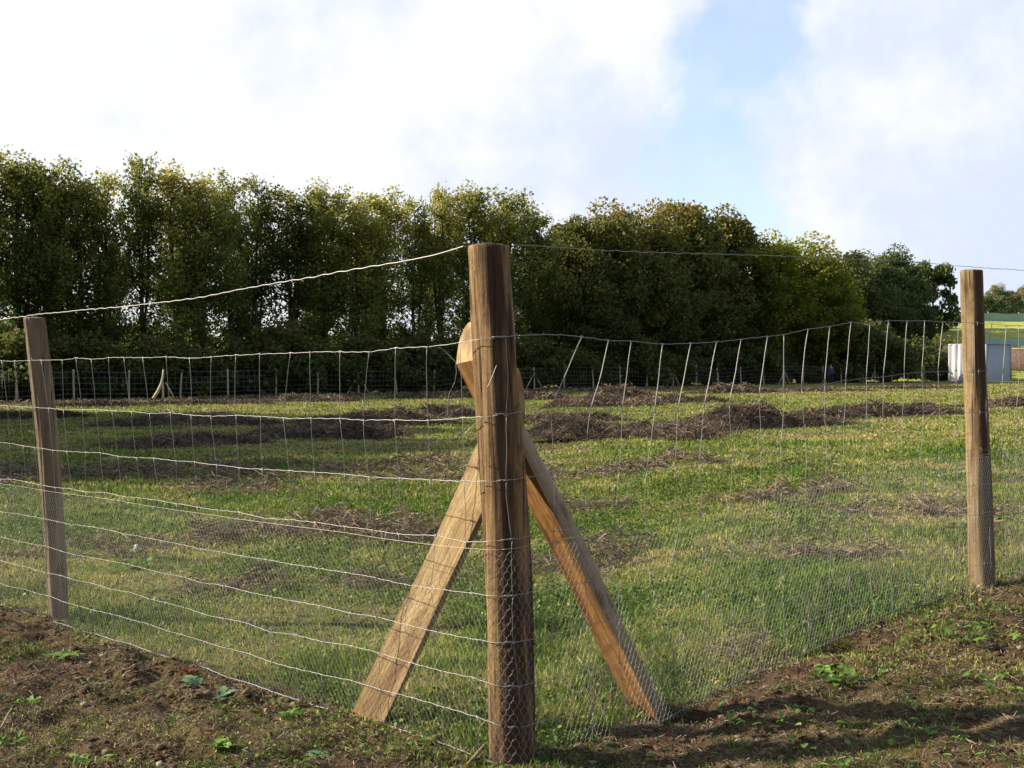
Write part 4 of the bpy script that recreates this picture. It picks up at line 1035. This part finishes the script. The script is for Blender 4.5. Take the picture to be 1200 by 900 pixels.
skin('body', bv, be, br, M_skin, per)
jv = [bv[i] for i in (0, 1, 2, 6, 7, 8, 10, 11, 12)]; jv[0] = (0, 0, .86)
skin('jacket', jv, [(0, 1), (1, 2), (2, 3), (3, 4), (4, 5), (2, 6), (6, 7), (7, 8)], [(.19, .14), (.175, .13), (.18, .13), .085, .068, .05, .085, .068, .05], M_jac, per)
tv = [(0, 0, .92)]+[bv[i] for i in (14, 15, 16, 18, 19, 20)]
skin('trousers', tv, [(0, 1), (1, 2), (2, 3), (0, 4), (4, 5), (5, 6)], [(.16, .12), .11, .08, .065, .11, .08, .065], M_tr, per)
skin('hair', [(0, .015, 1.69), (0, 0, 1.755)], [(0, 1)], [.10, .08], M_hair, per)
for (a, b) in ((16, 17), (20, 21)):
    skin('shoe', [bv[a], bv[b]], [(0, 1)], [.058, .048], M_shoe, per, 1)
skin('nose', [(0, -.10, 1.66), (0, -.125, 1.64)], [(0, 1)], [.016, .014], M_skin, per, 1)

# ------------------------------------------------------------------ weeds in the soil
MAT['weed'] = leaf_mat('weed_leaf', [(0, (0.07, 0.15, 0.025)), (0.6, (0.14, 0.26, 0.045)), (1, (0.24, 0.36, 0.08))], 0.35)
MAT['thistle'] = leaf_mat('thistle_leaf', [(0, (0.06, 0.12, 0.05)), (0.6, (0.12, 0.20, 0.095)), (1, (0.25, 0.33, 0.19))], 0.2)
MAT['redleaf'] = leaf_mat('red_leaf', [(0, (0.12, 0.02, 0.012)), (1, (0.30, 0.06, 0.03))], 0.3)
def weed(px, py, n, ln, wd, mat, lab, seed, lift=0.5, lobes=0.3, name='weed', spread=0.0, cat='weed'):
    r = np.random.default_rng(seed); x, y = gp(px, py); z = float(zground(x, y))
    root_z = z; g = Geo()
    for k in range(n):
        az = r.random()*6.283; L_ = ln*(0.6+0.6*r.random()); el = lift*(0.4+0.9*r.random()); m = 9
        t_ = np.linspace(0, 1, m); wv = wd*(0.6+0.6*r.random())*np.sin(np.clip(t_*0.93+0.05, 0, 1)*math.pi)**0.7*(1+lobes*np.sin(t_*22+r.random()*6))
        rad_ = L_*t_*math.cos(el); zz2 = L_*(t_*math.sin(el)-0.55*t_**2*math.sin(el)*1.2)+0.008
        ox, oy = (r.random(2)-.5)*spread
        c = np.stack([ox+np.cos(az)*rad_, oy+np.sin(az)*rad_, zz2], -1); sv = np.array([-math.sin(az), math.cos(az), 0.25*r.normal()])
        Lf = c+sv*wv[:, None]/2+[0, 0, .004]; Rt = c-sv*wv[:, None]/2+[0, 0, .004]
        v = np.concatenate([Lf, c, Rt]); i = np.arange(m-1)
        f = np.concatenate([np.stack([i, i+1, i+1+m, i+m], -1), np.stack([i+m, i+1+m, i+1+2*m, i+2*m], -1)])
        g.add(v, f, np.clip(r.random()*.8+.1, 0, 1))
    o = obj(name, g.mesh(name, True), mat, None, (x, y, z)); tag(o, lab, cat, 'weeds growing in the bare soil', 'stuff' if spread >= 0.3 else None); return o
weed(75, 775, 9, .10, .035, MAT['weed'], 'bright green leafy weed in the soil in front of the left post', 1, spread=.06)
weed(232, 806, 7, .12, .055, MAT['thistle'], 'grey green thistle rosette beside the bottom wire of the left run', 2, .7, .5)
weed(262, 817, 6, .11, .05, MAT['thistle'], 'second grey green thistle rosette, right of and nearer than the first', 3, .6, .5)
weed(222, 792, 5, .05, .035, MAT['redleaf'], 'dark red withered weed against the bottom wire of the left run', 4, .9)
weed(205, 843, 12, .08, .016, MAT['weed'], 'narrow leaved green tuft in the soil below the grey green thistles', 5, 1.1, 0)
weed(256, 882, 14, .09, .03, MAT['weed'], 'bright leafy weed at the bottom edge, left of the corner post', 6, .8, spread=.05)
weed(338, 845, 12, .075, .018, MAT['weed'], 'thin leaved yellowish weed in the soil between thistles and left brace', 7, .9, 0)
weed(385, 886, 6, .09, .035, MAT['thistle'], 'flat grey leaved weed at the bottom edge left of the corner post foot', 8, .25)
weed(25, 828, 16, .07, .02, MAT['weed'], 'dark green tuft at the left picture edge on bare soil', 9, .9, 0, spread=.12)
weed(100, 895, 14, .07, .025, MAT['weed'], 'low green weed at the bottom left of the picture', 10, .7, spread=.12)
weed(12, 870, 12, .07, .02, MAT['weed'], 'small green weed in the bottom left corner', 11, .8, spread=.1)
weed(1000, 800, 55, .075, .038, MAT['weed'], 'dense bright green clump of round leaves on the soil right of the braces', 12, .9, .1, spread=.34)
weed(1135, 752, 34, .06, .03, MAT['weed'], 'loose bright patch of leaves on the bare soil in front of the right post', 13, .8, .1, spread=.5)
weed(1180, 800, 24, .06, .025, MAT['weed'], 'green patch of leaves at the right edge below the right post', 14, .8, .1, spread=.35)
weed(905, 855, 26, .06, .026, MAT['weed'], 'green leafy patch at the bottom between corner post and right post', 15, .8, .1, spread=.4)
weed(1020, 880, 30, .06, .024, MAT['weed'], 'dark leafy patch at the bottom edge, centre right', 16, .8, .1, spread=.6)
weed(790, 880, 22, .05, .02, MAT['weed'], 'small leafy patch at the bottom edge right of the corner post', 17, .9, .1, spread=.35)
weed(1165, 872, 26, .06, .024, MAT['weed'], 'leafy weed patch in the bottom right corner', 18, .8, .1, spread=.5)
weed(160, 668, 14, .17, .035, MAT['weed'], 'tall leafy weed behind the left run of mesh beneath the white seed head', 19, 1.2, .1, spread=.2)
# white seed head
x, y = gp(160, 668); root = empty('seed_head', (x, y, float(zground(x, y)))); tag(root, 'white seed head on a stem behind the left run of mesh', 'seed head')
g = Geo(); tube(g, [(0, 0, 0), (0.01, 0, .08), (0, 0, .15)], .003, 5); obj('stem', g.mesh('stem'), MAT['weed'], root)
r = np.random.default_rng(4); d = r.normal(size=(260, 3)); d /= np.linalg.norm(d, axis=1, keepdims=True); g = Geo(); prisms(g, np.tile([[0, 0, .165]], (260, 1)), np.array([0, 0, .165])+d*np.array([.022, .022, .034]), .0014, 3); obj('seeds', g.mesh('seeds'), plain('seed_white', (.75, .75, .70), .9), root)
# sticks lying on the soil
def stick(pxa, pya, pxb, pyb, rad, lab, h=0.012):
    a = gp(pxa, pya); b = gp(pxb, pyb); a3 = Vector((*a, float(zground(*a))+h)); b3 = Vector((*b, float(zground(*b))+h)); mid = (a3+b3)/2
    g = Geo(); t_ = np.linspace(-1, 1, 7); d = (b3-a3)/2
    tube(g, [tuple(d*q+Vector((0, 0, .0025*math.sin(q*3)))) for q in t_], np.array([.6, .9, 1, 1, .95, .8, .4])*rad, 6); o = obj('stick', g.mesh('stick', True), MAT['debarked'], None, mid); tag(o, lab, 'stick', 'sticks on the soil')
stick(0, 862, 14, 838, .006, 'pale stick at the left picture edge'); stick(548, 898, 572, 878, .008, 'short pale stick at the foot of the corner post', .03)
stick(95, 755, 112, 745, .006, 'bleached stick in front of the left run of mesh'); stick(500, 896, 486, 872, .005, 'thin bleached stick left of the corner post foot')
stick(1005, 830, 1075, 812, .008, 'long thin root lying across the soil right of the leafy clump')
